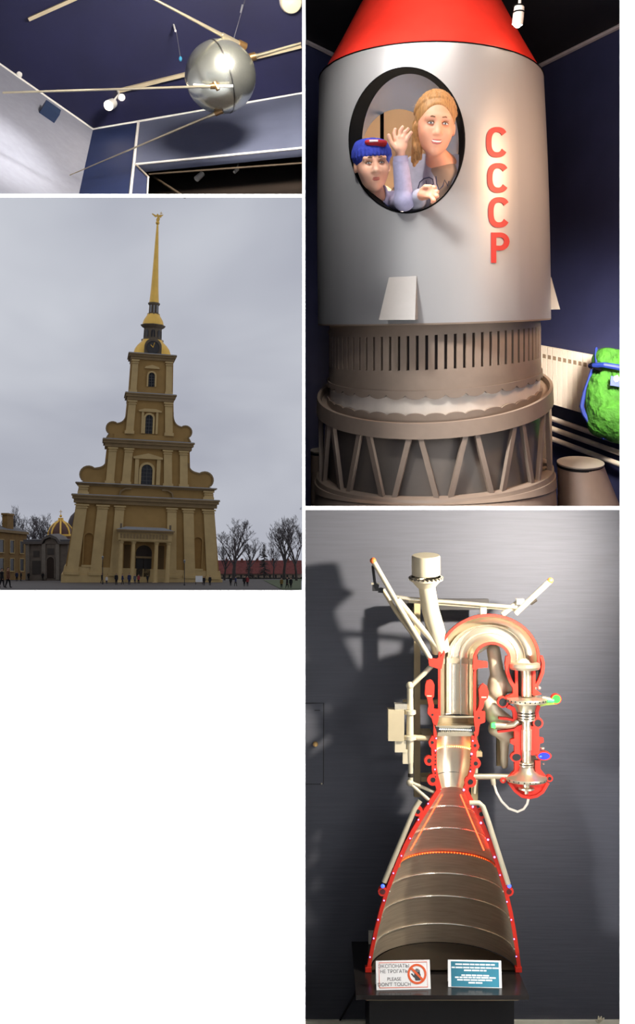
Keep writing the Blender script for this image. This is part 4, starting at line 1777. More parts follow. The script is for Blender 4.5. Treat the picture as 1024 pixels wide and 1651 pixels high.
for i in range(NS):
    t0, t1 = (i + .06) / NS, (i + .94) / NS
    q0, q1, q2, q3 = lerp2(tl, tr_, t0), lerp2(tl, tr_, t1), lerp2(bl_, br_, t1), lerp2(bl_, br_, t0)
    bk_ = [onW(*p, .02) for p in (q0, q1, q2, q3)]
    ft = [onW(*p, .02) + nRw * .075 for p in (q0, q1, q2, q3)]
    b_ = MB()
    b_._add(bk_ + ft, [(0, 1, 2, 3), (7, 6, 5, 4), (0, 4, 5, 1), (1, 5, 6, 2), (2, 6, 7, 3), (3, 7, 4, 0)])
    o_ = obj('section', b_, m_rad, rad_)
    g_ = MB()
    s0, s1 = lerp2(q0, q3, .14), lerp2(q1, q2, .14)
    s2, s3 = lerp2(q1, q2, .21), lerp2(q0, q3, .21)
    iv = [onW(*lerp2(x_, y_, .15), .02) + nRw * .0756 for x_, y_ in ((s0, s1), (s1, s0), (s2, s3), (s3, s2))]
    g_.poly(iv)
    obj('grille_slot', g_, mat('grille_shadow', (150, 128, 104), .7), o_)
m_pipe = mat('white_pipe', (236, 222, 206), .45)
for k_, (p, q2) in enumerate((((862, 665), (990, 710)), ((862, 681), (1040, 745)), ((862, 697), (1040, 764)))):
    b_ = MB()
    b_.tube([onW(*p, .05), onW(*q2, .05)], .013, 12)
    o_ = obj('heating_pipe', b_, m_pipe, label=['uppermost of the three white pipes under the radiator', 'middle one of the three white pipes under the radiator', 'lowest of the three white pipes behind the booster stub'][k_], cat='pipe')

m_green = mat('bright_green_nylon', (54, 116, 26), .8, var=.3, scale=26, bump=1.0, bd=.03)
m_blue = mat('blue_webbing', (24, 46, 128), .6)
YP = 1.30
bp = thing('backpack', P(985, 712, YP), 'bright green child backpack with blue trim hanging on the radiator', 'backpack')
sP = S(YP)
o_bp = P(985, 640, YP)
f = Field(o_bp + V((-.21, -.16, -.26)), o_bp + V((.24, .14, .27)), .0065)


def bpP(px, py, dy=0.0):
    p = P(px, py, YP)
    return V((p.x, YP + dy, p.z))


f.cap(bpP(978, 618), bpP(972, 680), .085, .075, k=.03)
f.cap(bpP(1005, 618), bpP(1000, 688), .09, .08, k=.04)
f.ell(bpP(985, 672, -.05), (.088, .07, .075), k=.03)
f.ell(bpP(1000, 690, -.02), (.08, .07, .055), k=.03)
f.ell(bpP(966, 640, .0), (.06, .06, .12), k=.03)
wr = np.random.RandomState(4)
for i in range(10):
    f.cap(bpP(952 + i * 3, 604 + wr.uniform(0, 6), -.075), bpP(950 + i * 2 + wr.uniform(-6, 6), 640 + wr.uniform(0, 20), -.085), .006, .003, k=.01, sub=True)
b_ = f.mb()
obj('bag', b_, m_green, bp, 70)
f = Field(o_bp + V((-.16, -.16, .05)), o_bp + V((.24, .14, .27)), .0065)
f.ell(bpP(985, 584, -.02), (.082, .075, .06), k=.02)
f.ell(bpP(972, 580, -.01), (.05, .065, .05), k=.03)
for i in range(8):
    f.cap(bpP(962 + i * 6, 565 + wr.uniform(0, 8), -.07), bpP(960 + i * 6 + wr.uniform(-4, 4), 590, -.095), .007, .004, k=.01, sub=True)
obj('hood_flap', f.mb(), m_green, bp, 70)
b_ = MB()
b_.tube([bpP(952, 590, -.0), bpP(953, 592, -.06), bpP(966, 593, -.1), bpP(985, 597, -.112), bpP(1010, 602, -.1), bpP(1022, 603, -.02)], [.012, .012, .013, .014, .013, .012], 8)
obj('band', b_, m_blue, bp)
b_ = MB()
b_.tube([bpP(960, 562, -.02), bpP(957, 575, -.04), bpP(957, 590, -.06)], .006, 6)
b_.tube([bpP(953, 596, -.03), bpP(943, 630, .0), bpP(938, 655, .0), bpP(942, 668, .0), bpP(955, 690, -.01), bpP(972, 706, -.01), bpP(1015, 710, -.01)], [.008, .008, .011, .011, .009, .009, .008], 8)
obj('piping', b_, m_blue, bp)
b_ = MB(lambda px, py, d: bpP(px, py, -.118 - d))
b_.prism([(974, 611), (991, 614), (990, 629), (973, 626)], 0, .006)
bd = obj('badge', b_, mat('badge_blue', (26, 56, 140), .5), bp)
b_ = MB(lambda px, py, d: bpP(px, py, -.125 - d))
b_.prism([(979, 612), (984, 610), (987, 614), (985, 620), (981, 621), (978, 617)], 0, .002)
obj('badge_symbol', b_, mat('badge_white', (228, 226, 222), .5), bd)
b_ = MB()
b_.tube([bpP(951, 588, -.03), bpP(955, 598, -.07), bpP(962, 601, -.09)], .008, 6)
obj('buckle', b_, m_rimb, bp)

# ---- spotlight hanging at the top right of the capsule hall
cs = thing('capsule_spotlight', P(838, -20, .52), 'bright white spotlight hanging in front of the red nose at the top', 'spotlight')
b_ = MB()
b_.tube([P(840, -60, .52), P(838, 8, .52)], .006, 8)
obj('rod', b_, m_lampw, cs)
can_lamp(cs, P(836, 24, .52), V((-.1, .15, -1)), .022, .075, True, mat('warm_bulb', (255, 240, 215), .4, emit=((255, 240, 220), 40)))
b_ = MB()
b_.lathe([(.024, 0), (.024, .006)], P(836.5, 12, .52), ez, 20)
b_.lathe([(.024, 0), (.024, .006)], P(836.5, 22, .52), ez, 20)
obj('cooling_ring', b_, m_rimb, cs)

# ------------------------------------------------------------------ the two children in the hatch
m_skin = mat('child_skin', (226, 160, 128), .5, var=.05, sss=.15)
m_skinb = mat('child_skin_pale', (232, 180, 152), .5, var=.05, sss=.15)
m_lip = mat('lips', (190, 100, 90), .5)
m_eyew = mat('eye_white', (225, 222, 218), .25)
m_iris = mat('eye_iris', (70, 78, 86), .2)
m_pup = mat('eye_pupil', (10, 10, 10), .15)
m_teeth = mat('teeth', (236, 230, 220), .3)
m_hair = mat('blonde_hair', (168, 122, 72), .55, var=.35, scale=60, stretch=(3, 3, .6))
m_brow = mat('eyebrow_hair', (120, 84, 56), .7)


def head_frame(c, H, pitch, roll_, yaw_):
    """columns: right (viewer's right), forward (to the viewer), up"""
    Rm = Matrix.Rotation(math.radians(yaw_), 3, 'Z') @ Matrix.Rotation(math.radians(roll_), 3, 'Y') @ Matrix.Rotation(math.radians(pitch), 3, 'X')
    return V(c), H, Rm


def hp(hf, x, y, z):
    """y forward"""
    c, H, Rm = hf
    return c + Rm @ V((x * H, -y * H, z * H))


def add_head(f, hf, smile=1.0):
    c, H, Rm = hf
    A = [[Rm[i][j] for j in range(3)] for i in range(3)]

    def e(x, y, z, rx, ry, rz, k=.02, sub=False):
        f.ell(hp(hf, x, y, z), (rx * H, ry * H, rz * H), A, k=k * H / .22, sub=sub)
    e(0, -.05, .13, .315, .39, .37)
    e(0, .09, -.10, .275, .29, .33, .03)
    e(0, .14, -.27, .19, .21, .20, .03)
    e(0, .245, -.42, .085, .085, .075, .02)
    for s in (-1, 1):
        e(s * .15, .24, -.13, .10, .10, .10, .025)
        e(s * .115, .325, .10, .11, .05, .045, .02)
        e(s * .325, -.03, -.03, .035, .075, .11, .008)
        e(s * .120, .40, .015, .075, .07, .045, .012, True)
    f.cap(hp(hf, 0, .35, .04), hp(hf, 0, .42, -.13), .028 * H, .045 * H, k=.016)
    e(0, .43, -.145, .052, .05, .045, .008)
    for s in (-1, 1):
        e(s * .05, .39, -.16, .032, .04, .03, .006)
    # mouth line
    f.cap(hp(hf, -.11, .325, -.265 + .02 * smile), hp(hf, 0, .375, -.29), .008 * H, .014 * H, k=.006, sub=True)
    f.cap(hp(hf, .11, .325, -.265 + .02 * smile), hp(hf, 0, .375, -.29), .008 * H, .014 * H, k=.006, sub=True)
    e(0, .345, -.255, .085, .035, .022, .01)
    e(0, .335, -.325, .075, .035, .025, .01)


def face_details(hf, root, smile, open_=False):
    c, H, Rm = hf

    def patch(pts, r, m, name, parent=root, n=6):
        b_ = MB()
        b_.tube([hp(hf, *p) for p in pts], [x * H for x in r], n)
        return obj(name, b_, m, parent, 80)
    for s in (-1, 1):
        b_ = MB()
        b_.tube([hp(hf, s * .075, .350, .008), hp(hf, s * .102, .362, .012), hp(hf, s * .138, .355, .012), hp(hf, s * .170, .325, .006)], [.008 * H, .019 * H, .018 * H, .006 * H], 8)
        ey = obj('eye', b_, m_eyew, root, 80)
        b_ = MB()
        b_.ball(hp(hf, s * .120, .366, .012), .0185 * H, 12, 8)
        obj('iris', b_, m_iris, ey)
        b_ = MB()
        b_.ball(hp(hf, s * .120, .379, .012), .0085 * H, 8, 6)
        obj('pupil', b_, m_pup, ey)
        patch([(s * .065, .356, .018), (s * .098, .376, .032), (s * .144, .366, .031), (s * .185, .32, .010)], [.006, .010, .010, .005], m_brow, 'upper_lid')
        patch([(s * .060, .398, .104), (s * .115, .388, .116), (s * .185, .340, .092)], [.010, .012, .006], m_brow, 'eyebrow')
    up = .035 * smile
    m_ = .085 + .035 * smile
    cy = .345 - .012 * smile
    patch([(-m_, cy, -.272 + up), (-m_ * .5, .380, -.268 + up * .2), (0, .394, -.266), (m_ * .5, .380, -.268 + up * .2), (m_, cy, -.272 + up)], [.005, .013, .013, .013, .005], m_lip, 'upper_lip')
    lo = .034 if open_ else .020
    patch([(-m_, cy, -.274 + up), (-m_ * .5, .376, -.284 - lo * .7), (0, .388, -.284 - lo), (m_ * .5, .376, -.284 - lo * .7), (m_, cy, -.274 + up)], [.005, .014, .017, .014, .005], m_lip, 'lower_lip')
    if open_:
        patch([(-m_ * .85, cy + .012, -.276 + up * .8), (-m_ * .45, .381, -.284), (0, .392, -.288), (m_ * .45, .381, -.284), (m_ * .85, cy + .012, -.276 + up * .8)], [.007, .015, .018, .015, .007], m_teeth, 'teeth')


def finger(f, pts, r):
    for i in range(len(pts) - 1):
        f.cap(pts[i], pts[i + 1], r * (1 - .07 * i), r * (1 - .07 * (i + 1)), k=.004)


# ======== girl
hg = head_frame(P(701.5, 204, .44), .230, 12, 3, 3)
gh = lambda px, py, y: P(px, py, y)
girl = Field((P(640, 0, .5).x, .24, P(0, 535, .65).z), (P(780, 0, .6).x, .98, P(0, 128, .4).z), .0042)
add_head(girl, hg)
neck0 = hp(hg, 0, -.10, -.30)
chest = gh(713, 312, .60)
girl.cap(neck0, gh(712, 268, .565), .036, .046, k=.02)
girl.cap(gh(712, 285, .60), gh(712, 395, .66), .085, .075, k=.05)
girl.cap(gh(712, 400, .66), gh(710, 452, .68), .078, .095, k=.05)
shR, shL = gh(678, 267, .61), gh(748, 273, .63)
girl.cap(shR, shL, .045, k=.03)
elR, wrR = gh(668, 334, .585), gh(676, 317, .475)
girl.cap(shR, elR, .038, .031, k=.02)
girl.cap(elR, wrR, .030, .021, k=.012)
elL, wrL = gh(752, 350, .66), gh(735, 370, .58)
girl.cap(shL, elL, .038, .031, k=.02)
girl.cap(elL, wrL, .030, .021, k=.012)
for s, kx in ((-1, 690), (1, 728)):
    girl.cap(gh(706 + s * 9, 452, .68), gh(kx, 508, .60), .066, .048, k=.02)
    girl.cap(gh(kx, 508, .60), gh(kx, 515, .88), .044, .032, k=.015)
    girl.ell(gh(kx, 516, .92), (.03, .05, .025), k=.012)
# right hand resting on the sill, fingers curled towards the right
pm = gh(685, 313, .425)
girl.cap(wrR, pm, .020, .020, k=.01)
girl.ell(pm, (.027, .017, .021), k=.01)
for i, (dy_, fx, fy) in enumerate(((-9, 701, 302), (-4, 705, 309), (1, 705, 316), (6, 700, 323))):
    mid = gh(694 + (2 if 0 < i < 3 else 0), 311 + dy_ * .95, .395)
    finger(girl, [gh(686, 312 + dy_ * .7, .415), mid, gh(fx, fy, .388), gh(fx - 3, fy + 3, .402)], .0088)
finger(girl, [gh(680, 306, .42), gh(686, 301, .40), gh(694, 300.5, .39)], .0092)
finger(girl, [wrL, gh(730, 378, .56)], .02)
gbm = girl.mb()
g_root = thing('person', gh(710, 520, .70), 'smiling blonde girl in a grey jacket leaning out of the capsule hatch', 'person', 'children in the capsule hatch')
obj('body', gbm, m_skin, g_root, 80)
face_details(hg, g_root, 1.0, True)
# jacket and shirt
jk = Field((P(635, 0, .5).x, .34, P(0, 470, .65).z), (P(785, 0, .6).x, .98, P(0, 240, .5).z), .0045)
jk.cap(gh(712, 292, .60), gh(712, 395, .66), .099, .092, k=.04)
jk.cap(gh(712, 395, .66), gh(711, 440, .68), .092, .104, k=.05)
jk.cap(gh(677, 270, .612), gh(750, 276, .63), .056, k=.03)
jk.cap(shR, elR, .050, .043, k=.025)
jk.cap(elR, wrR, .042, .031, k=.02)
jk.cap(shL, elL, .050, .043, k=.025)
jk.cap(elL, wrL, .042, .031, k=.02)
jk.cap(gh(690, 250, .575), gh(699, 300, .52), .022, .018, k=.02)
jk.cap(gh(735, 253, .58), gh(733, 300, .53), .020, .018, k=.02)
jk.cap(gh(714, 252, .51), gh(719, 330, .47), .034, .030, k=.012, sub=True)
jk.cap(gh(712, 300, .49), gh(712, 400, .55), .006, .006, k=.006, sub=True)
m_jacket = mat('grey_jacket', (170, 168, 182), .8, var=.08, scale=40, bump=.1)
jo = obj('jacket', jk.mb(), m_jacket, g_root, 80)
sh_ = Field((P(665, 0, .5).x, .36, P(0, 420, .65).z), (P(765, 0, .6).x, .8, P(0, 235, .5).z), .0045)
sh_.cap(gh(713, 263, .580), gh(713, 285, .572), .050, .070, k=.02)
sh_.cap(gh(713, 285, .572), gh(713, 390, .62), .070, .078, k=.03)
obj('shirt', sh_.mb(), mat('beige_shirt', (158, 134, 116), .85, var=.06), g_root, 80)
tr = Field((P(655, 0, .5).x, .46, P(0, 545, .65).z), (P(775, 0, .6).x, .98, P(0, 410, .5).z), .006)
tr.cap(gh(712, 430, .67), gh(710, 455, .68), .096, .106, k=.05)
for s, kx in ((-1, 690), (1, 728)):
    tr.cap(gh(706 + s * 9, 452, .68), gh(kx, 505, .60), .076, .058, k=.02)
    tr.cap(gh(kx, 505, .60), gh(kx, 512, .86), .054, .042, k=.015)
obj('trousers', tr.mb(), mat('dark_jeans', (44, 50, 72), .9), g_root, 80)
# looped print on the jacket front
b_ = MB()
pr = [(674, 304), (677, 294), (684, 288), (692, 286), (698, 289), (699, 296), (694, 302), (688, 304)]
b_.tube([gh(x, y, .498) for x, y in pr], .0024, 5)
b_.tube([gh(x, y, .498) for x, y in [(687, 291), (688, 300), (690, 306)]], .002, 5)
b_.tube([gh(x, y, .480) for x, y in [(703, 284), (704, 296), (708, 306), (714, 300), (717, 290), (722, 300), (724, 292)]], .0022, 5)
obj('script_print', b_, mat('navy_print', (26, 32, 66), .7), jo)
# hair: pulled-back cap, loose lock falling on the viewer's left, ponytail
hh_ = Field((P(660, 0, .45).x, .20, P(0, 285, .5).z), (P(760, 0, .45).x, .72, P(0, 118, .4).z), .0036)
c_, H_, Rm_ = hg
A_ = [[Rm_[i][j] for j in range(3)] for i in range(3)]
hh_.ell(hp(hg, 0, -.07, .17), (.350 * H_, .405 * H_, .425 * H_), A_, k=.01)
hq = np.random.RandomState(8)
for i in range(54):
    a_ = -1.45 + 2.9 * i / 53 + hq.uniform(-.03, .03)
    pts = []
    w0 = hq.uniform(0, 6)
    for k_ in range(9):
        th = math.radians(48 - 118 * k_ / 8)
        aa = a_ + .05 * math.sin(w0 + k_ * .9)
        pts.append(hp(hg, .354 * math.sin(aa), -.07 + .410 * math.cos(aa) * math.sin(th) , .17 + .430 * math.cos(aa) * math.cos(th)))
    for k_ in range(8):
        hh_.cap(pts[k_], pts[k_ + 1], .0030, .0030, k=.006)
hh_.ell(hp(hg, 0, .36, -.085), (.275 * H_, .36 * H_, .40 * H_), A_, k=.014, sub=True)
hr = np.random.RandomState(2)
for i in range(12):
    x0 = -.29 + hr.uniform(-.02, .03)
    hh_.cap(hp(hg, x0, -.08 + hr.uniform(-.10, .10), hr.uniform(-.1, .05)), hp(hg, x0 + .02 + hr.uniform(-.06, .08), -.06 + hr.uniform(-.08, .08), -.52 + hr.uniform(-.16, .12)), .018, .007, k=.007)
hb = hh_.mb()
ho = obj('hair', hb, m_hair, g_root, 80)
b_ = MB()
for i in range(26):
    a_ = hr.uniform(-1.3, 1.3)
    p0 = hp(hg, .34 * math.sin(a_), hr.uniform(-.2, .1), .17 + .41 * math.cos(a_))
    d_ = (p0 - c_).normalized()
    p1 = p0 + d_ * hr.uniform(.004, .010) + V((hr.uniform(-.010, .010), 0, 0))
    b_.tube([p0, p1, p1 + V((hr.uniform(-.014, .014), 0, hr.uniform(-.006, .004)))], [.0007, .0005, .0003], 3)
obj('hair_strands', b_, mat('golden_strands', (186, 138, 82), .5, var=.3, scale=40), ho)

# ======== boy
hb_ = head_frame(P(600, 266, .60), .212, 12, -5, 6)
boy = Field((P(550, 0, .6).x, .30, P(0, 545, .75).z), (P(680, 0, .7).x, 1.08, P(0, 198, .42).z), .0040)
add_head(boy, hb_, .4)
bq = gh
boy.cap(hp(hb_, 0, -.10, -.30), bq(608, 316, .665), .034, .038, k=.02)
boy.cap(bq(614, 342, .72), bq(622, 425, .74), .068, .064, k=.04)
boy.cap(bq(622, 430, .74), bq(624, 470, .76), .066, .078, k=.04)
sR, sL = bq(593, 332, .735), bq(638, 328, .70)
boy.cap(sR, sL, .036, k=.025)
eR, wR = bq(592, 385, .78), bq(606, 420, .72)
boy.cap(sR, eR, .030, .026, k=.015)
boy.cap(eR, wR, .025, .019, k=.012)
eL, wL = bq(652, 323, .50), bq(645.5, 252, .435)
boy.cap(sL, eL, .031, .028, k=.015)
boy.cap(eL, wL, .026, .018, k=.012)
pc = bq(645.5, 233, .415)
boy.cap(wL, bq(645.5, 240, .418), .017, .019, k=.01)
boy.ell(pc, (.029, .013, .030), k=.01)
for (x0, y0), (x1, y1), (x2, y2) in (((637.5, 224), (635.5, 215), (637, 208.5)), ((644, 221.5), (645, 212), (649, 205)), ((650, 222), (653, 213), (658, 208)), ((655, 226), (659, 219), (663, 213.5))):
    finger(boy, [bq((x0 + 645) / 2, (y0 + 236) / 2, .416), bq(x0, y0, .410), bq(x1, y1, .408), bq(x2, y2, .404)], .0084)
finger(boy, [bq(638, 240, .412), bq(631, 231, .404), bq(627.5, 222, .398), bq(627, 218, .394)], .0092)
for s, kx in ((-1, 612), (1, 640)):
    boy.cap(bq(624 + s * 8, 470, .76), bq(kx, 508, .70), .055, .042, k=.02)
    boy.cap(bq(kx, 508, .70), bq(kx, 514, .94), .038, .03, k=.015)
    boy.ell(bq(kx, 515, .98), (.028, .045, .024), k=.012)
finger(boy, [wR, bq(610, 430, .70)], .018)
b_root = thing('person', bq(624, 520, .76), 'small boy in a blue knit hat and lilac sweater waving from the capsule hatch', 'person', 'children in the capsule hatch')
obj('body', boy.mb(), m_skinb, b_root, 80)
face_details(hb_, b_root, .35)
sw = Field((P(550, 0, .6).x, .34, P(0, 490, .75).z), (P(680, 0, .7).x, .98, P(0, 244, .45).z), .0042)
sw.cap(bq(614, 342, .72), bq(622, 425, .74), .080, .078, k=.04)
sw.cap(bq(622, 430, .74), bq(624, 458, .76), .078, .086, k=.04)
sw.cap(sR, sL, .047, k=.03)
sw.cap(sR, eR, .042, .038, k=.02)
sw.cap(eR, wR, .037, .029, k=.015)
sw.cap(sL, eL, .042, .038, k=.025)
sw.cap(eL, bq(646, 262, .443), .038, .031, k=.02)
sw.cap(bq(609, 311, .655), bq(610, 324, .67), .043, .048, k=.015)
sw.cap(bq(607, 290, .63), bq(608, 314, .635), .030, .036, k=.01, sub=True)
m_sweat = mat('lilac_sweater', (178, 174, 204), .85, var=.08, scale=60, bump=.15)
so = obj('sweater', sw.mb(), m_sweat, b_root, 80)
b_ = MB()
b_.tube([bq(646.3, 261, .442), bq(645.8, 251, .435)], [.0315, .028], 24)
obj('cuff', b_, mat('sweater_cuff', (164, 158, 186), .9), so)
b_ = MB()
for i in range(3):
    b_.tube([bq(604 + i * 8, 326 + i * 2, .632 - .006 * i), bq(611 + i * 8, 325 + i * 4, .630 - .006 * i), bq(609 + i * 8, 332 + i * 2, .632 - .006 * i)], .004, 5)
obj('knit_pattern', b_, mat('blue_knit', (74, 84, 140), .9), so)
tb = Field((P(560, 0, .5).x, .52, P(0, 545, .65).z), (P(680, 0, .75).x, 1.1, P(0, 430, .5).z), .006)
tb.cap(bq(623, 450, .75), bq(624, 472, .76), .078, .088, k=.04)
for s, kx in ((-1, 612), (1, 640)):
    tb.cap(bq(624 + s * 8, 470, .76), bq(kx, 506, .70), .065, .052, k=.02)
    tb.cap(bq(kx, 506, .70), bq(kx, 511, .92), .048, .04, k=.015)
obj('trousers', tb.mb(), MATS['dark_jeans'], b_root, 80)
# knit hat
ht = Field((P(555, 0, .6).x, .40, P(0, 290, .6).z), (P(650, 0, .6).x, .85, P(0, 208, .42).z), .0036)
c_, H_, Rm_ = hb_
A_ = [[Rm_[i][j] for j in range(3)] for i in range(3)]
ht.ell(hp(hb_, 0, -.04, .20), (.375 * H_, .445 * H_, .385 * H_), A_, k=.01)
ht.ell(hp(hb_, 0, .40, -.20), (.315 * H_, .42 * H_, .35 * H_), A_, k=.012, sub=True)
ht.ell(hp(hb_, 0, -.04, -.43), (.5 * H_, .6 * H_, .36 * H_), A_, k=.012, sub=True)
for i in range(15):
    a_ = -1.5 + i * .214
    p0 = hp(hb_, .37 * math.sin(a_), -.04 + .43 * math.cos(a_), .155)
    p1 = hp(hb_, .36 * math.sin(a_), -.04 + .42 * math.cos(a_), .26)
    ht.cap(p0, p1, .0062, .0055, k=.006)
ho = obj('knit_hat', ht.mb(), mat('blue_knit_hat', (46, 62, 168), .9, var=.15, scale=80, bump=.3), b_root, 80)
ft_ = Field((P(570, 0, .6).x, .40, P(0, 262, .6).z), (P(640, 0, .6).x, .75, P(0, 215, .42).z), .0034)
ft_.ell(hp(hb_, .02, .335, .39), (.20 * H_, .10 * H_, .085 * H_), A_, k=.01)
ft_.ell(hp(hb_, .15, .29, .36), (.10 * H_, .09 * H_, .075 * H_), A_, k=.02)
obj('hat_patch', ft_.mb(), mat('red_patch', (176, 34, 44), .8), ho, 80)
b_ = MB()
b_.tube([hp(hb_, -.10, .425, .40), hp(hb_, .06, .43, .395)], .0045, 6)
obj('patch_mark', b_, mat('patch_white', (226, 214, 214), .7), ho)

# ------------------------------------------------------------------ cutaway rocket engine on its shelf
YE = 0.62
sE_ = S(YE)


def E(px, py, n=0.0):
    p = P(px, py, YE)
    return V((p.x, YE - n * sE_, p.z))


m_cut = mat('red_cut_face', (196, 34, 8), .6, var=.05)
m_sil = mat('champagne_metal', (212, 200, 172), .30, .85, var=.06, scale=10)
m_pnt = mat('cream_grey_paint', (182, 172, 146), .45, .15, var=.06)
m_brsh = mat('brushed_steel', (176, 162, 138), .42, .55, var=.12, scale=20, stretch=(.5, .5, 9))
m_dk = mat('dark_cavity', (10, 9, 9), .6)
m_bolt = mat('bolt_steel', (60, 54, 46), .4, .6)
m_ledv = mat('violet_led', (200, 170, 255), .4, emit=((170, 140, 255), 2.2))
m_ledo = mat('orange_led_strip', (255, 120, 50), .4, emit=((255, 92, 28), 5))
m_ledr = mat('red_led', (255, 40, 20), .4, emit=((255, 40, 18), 22))
m_ledg = mat('green_led', (40, 255, 60), .4, emit=((40, 255, 60), 9))
m_ledb = mat('blue_led', (60, 90, 255), .4, emit=((60, 90, 255), 2.5))
m_ledw = mat('white_led', (230, 240, 255), .4, emit=((225, 235, 255), 4))
eng = thing('rocket_engine', E(725, 1566), 'cutaway rocket engine in champagne metal with red cut edges standing on a dark shelf', 'engine')


CUTN = [0]


def ep(name, build, m, parent=eng, sharp=35):
    b_ = MB(E)
    build(b_)
    if m is m_cut:      # neighbouring cut faces lie a hair apart, as separate castings do
        CUTN[0] += 1
        d_ = .00018 * (CUTN[0] % 9)
        b_.v = [(p[0], p[1] - d_, p[2]) for p in b_.v]
    return obj(name, b_, m, parent, sharp)


def etube(name, pts, r, m, parent=eng, n=12):
    b_ = MB(E)
    b_.tube(pts, [x * sE_ for x in r] if isinstance(r, (list, tuple)) else r * sE_, n)
    return obj(name, b_, m, parent)


def arc_pts(c, rx, ry, a0, a1, n=16):
    return [(c[0] + rx * math.cos(math.radians(a0 + (a1 - a0) * i / n)), c[1] - ry * math.sin(math.radians(a0 + (a1 - a0) * i / n))) for i in range(n + 1)]


# ---- half pipe: chamber leg, bend, turbine leg (we look into the hollow)
outer = [(708.5, 1156), (708.5, 1130), (708.5, 1100), (708.5, 1070)] + arc_pts((788.5, 1062), 80, 70, 180, 0, 28) + [(869, 1076)]
inner = [(765.5, 1156), (765.5, 1130), (765.5, 1100), (765.5, 1070)] + arc_pts((793.5, 1062), 28, 25, 180, 0, 28) + [(821, 1076)]


def half_pipe(o_, i_, d0=1.0, ins=0.0, n=16, lift=0.0):
    g_ = []
    for a_, b2 in zip(o_, i_):
        c = ((a_[0] + b2[0]) / 2, (a_[1] + b2[1]) / 2)
        h_ = ((a_[0] - b2[0]) / 2, (a_[1] - b2[1]) / 2)
        L_ = math.hypot(*h_)
        row = []
        for j in range(n + 1):
            t = math.pi * j / n
            k_ = 1 - ins / L_
            row.append((c[0] + h_[0] * k_ * math.cos(t), c[1] + h_[1] * k_ * math.cos(t), -L_ * k_ * d0 * math.sin(t) + lift))
        g_.append(row)
    return g_


hp_ = ep('gas_duct', lambda b_: b_.quads(half_pipe(outer, inner, .9)), m_sil, sharp=60)
hpo = ep('duct_shell', lambda b_: b_.quads(half_pipe(outer, inner, .95, -2.5)), m_pnt, sharp=60)
ep('cut_edge', lambda b_: b_.strip(outer, 4, -4, 1), m_cut)
ep('cut_edge', lambda b_: b_.strip(inner, 4, -4, 1), m_cut)


def frac_line(t, dn):
    L_ = []
    for a_, b2 in zip(outer, inner):
        h_ = math.hypot(a_[0] - b2[0], a_[1] - b2[1]) / 2
        x = a_[0] + (b2[0] - a_[0]) * t
        y = a_[1] + (b2[1] - a_[1]) * t
        L_.append((x, y, -.9 * h_ * math.sqrt(max(0, 1 - (2 * t - 1) ** 2)) + dn))
    return L_


etube('duct_rib', frac_line(.40, .5), 1.3, m_sil, hp_, 6)
etube('duct_rib', frac_line(.66, .5), 2.4, mat('bright_metal', (236, 228, 206), .22, .8), hp_, 6)
# inner liner tube of the chamber leg: concentric half tube
ep('liner', lambda b_: b_.quads(half_pipe([(722, y) for y in (1154, 1120, 1080, 1062)] + arc_pts((790, 1060), 66, 52, 180, 60, 14), [(757, y) for y in (1154, 1120, 1080, 1062)] + arc_pts((793, 1060), 36, 30, 180, 60, 14), .55, 0, 12, -16)), MATS['bright_metal'], hp_, 60)
ep('liner_band', lambda b_: b_.quads(half_pipe([(709.5, 1064), (709.5, 1073)], [(764.5, 1064), (764.5, 1073)], .86)), mat('dull_weld', (150, 140, 118), .5, .6), hp_, 60)
b = MB()
b.lathe([(20 * sE_, 10 * sE_), (25 * sE_, 7 * sE_), (26 * sE_, 2 * sE_), (24 * sE_, -2 * sE_), (10 * sE_, -3 * sE_)], E(846, 1077, -4), ez, 36)
obj('duct_collar', b, m_sil, eng)

# ---- red brackets, knobs and blocks on the chamber leg
CUT = [
    [(706, 1078), (692, 1073), (690.5, 1061), (704, 1062), (711, 1058), (716, 1048), (717.5, 1052), (712, 1078)],
    [(762, 1078), (764, 1056), (767, 1052), (770, 1065), (786, 1067), (786, 1076), (770, 1077), (766, 1082)],
    [(692, 1136), (690, 1141), (689.5, 1150), (696, 1158), (698, 1166), (704, 1170), (707, 1160), (709, 1143), (700, 1143)],
    [(764, 1146), (782, 1147), (782, 1164), (774, 1167), (771, 1176), (766, 1178), (764, 1160)],
    [(699, 1166), (704, 1180), (704, 1190), (699, 1186)],
    [(773, 1168), (771, 1184), (766, 1190), (764, 1180)]]
for c_ in CUT:
    ep('cut_bracket', lambda b_: b_.prism(c_, -6, 2), m_cut)
ep('cut_lobe', lambda b_: b_.prism([(686, 1104), (688, 1098), (693, 1096), (698, 1098), (700.5, 1104), (700, 1123), (697, 1125), (700, 1138), (699, 1144), (692, 1146), (691, 1138), (689, 1126), (685, 1120)], -7, 2), m_cut)
ep('cut_lobe', lambda b_: b_.prism([(772, 1112), (775, 1105), (779, 1102), (785, 1106), (788, 1116), (786, 1126), (781, 1130), (779, 1140), (775, 1147), (768, 1147), (772, 1138), (773, 1128)], -7, 2), m_cut)
for x, y, r in ((697, 1152, 2), (772, 1157, 2.2)):
    ep('bore', lambda b_: b_.prism([(x + r * math.cos(t * .785), y + r * math.sin(t * .785)) for t in range(8)], 1, 2.6), m_dk)
for x, y in ((692, 1122), (780, 1124)):
    etube('pin', [(x - 4, y, 2), (x + 4, y, 2)], 1.3, m_pnt, n=6)

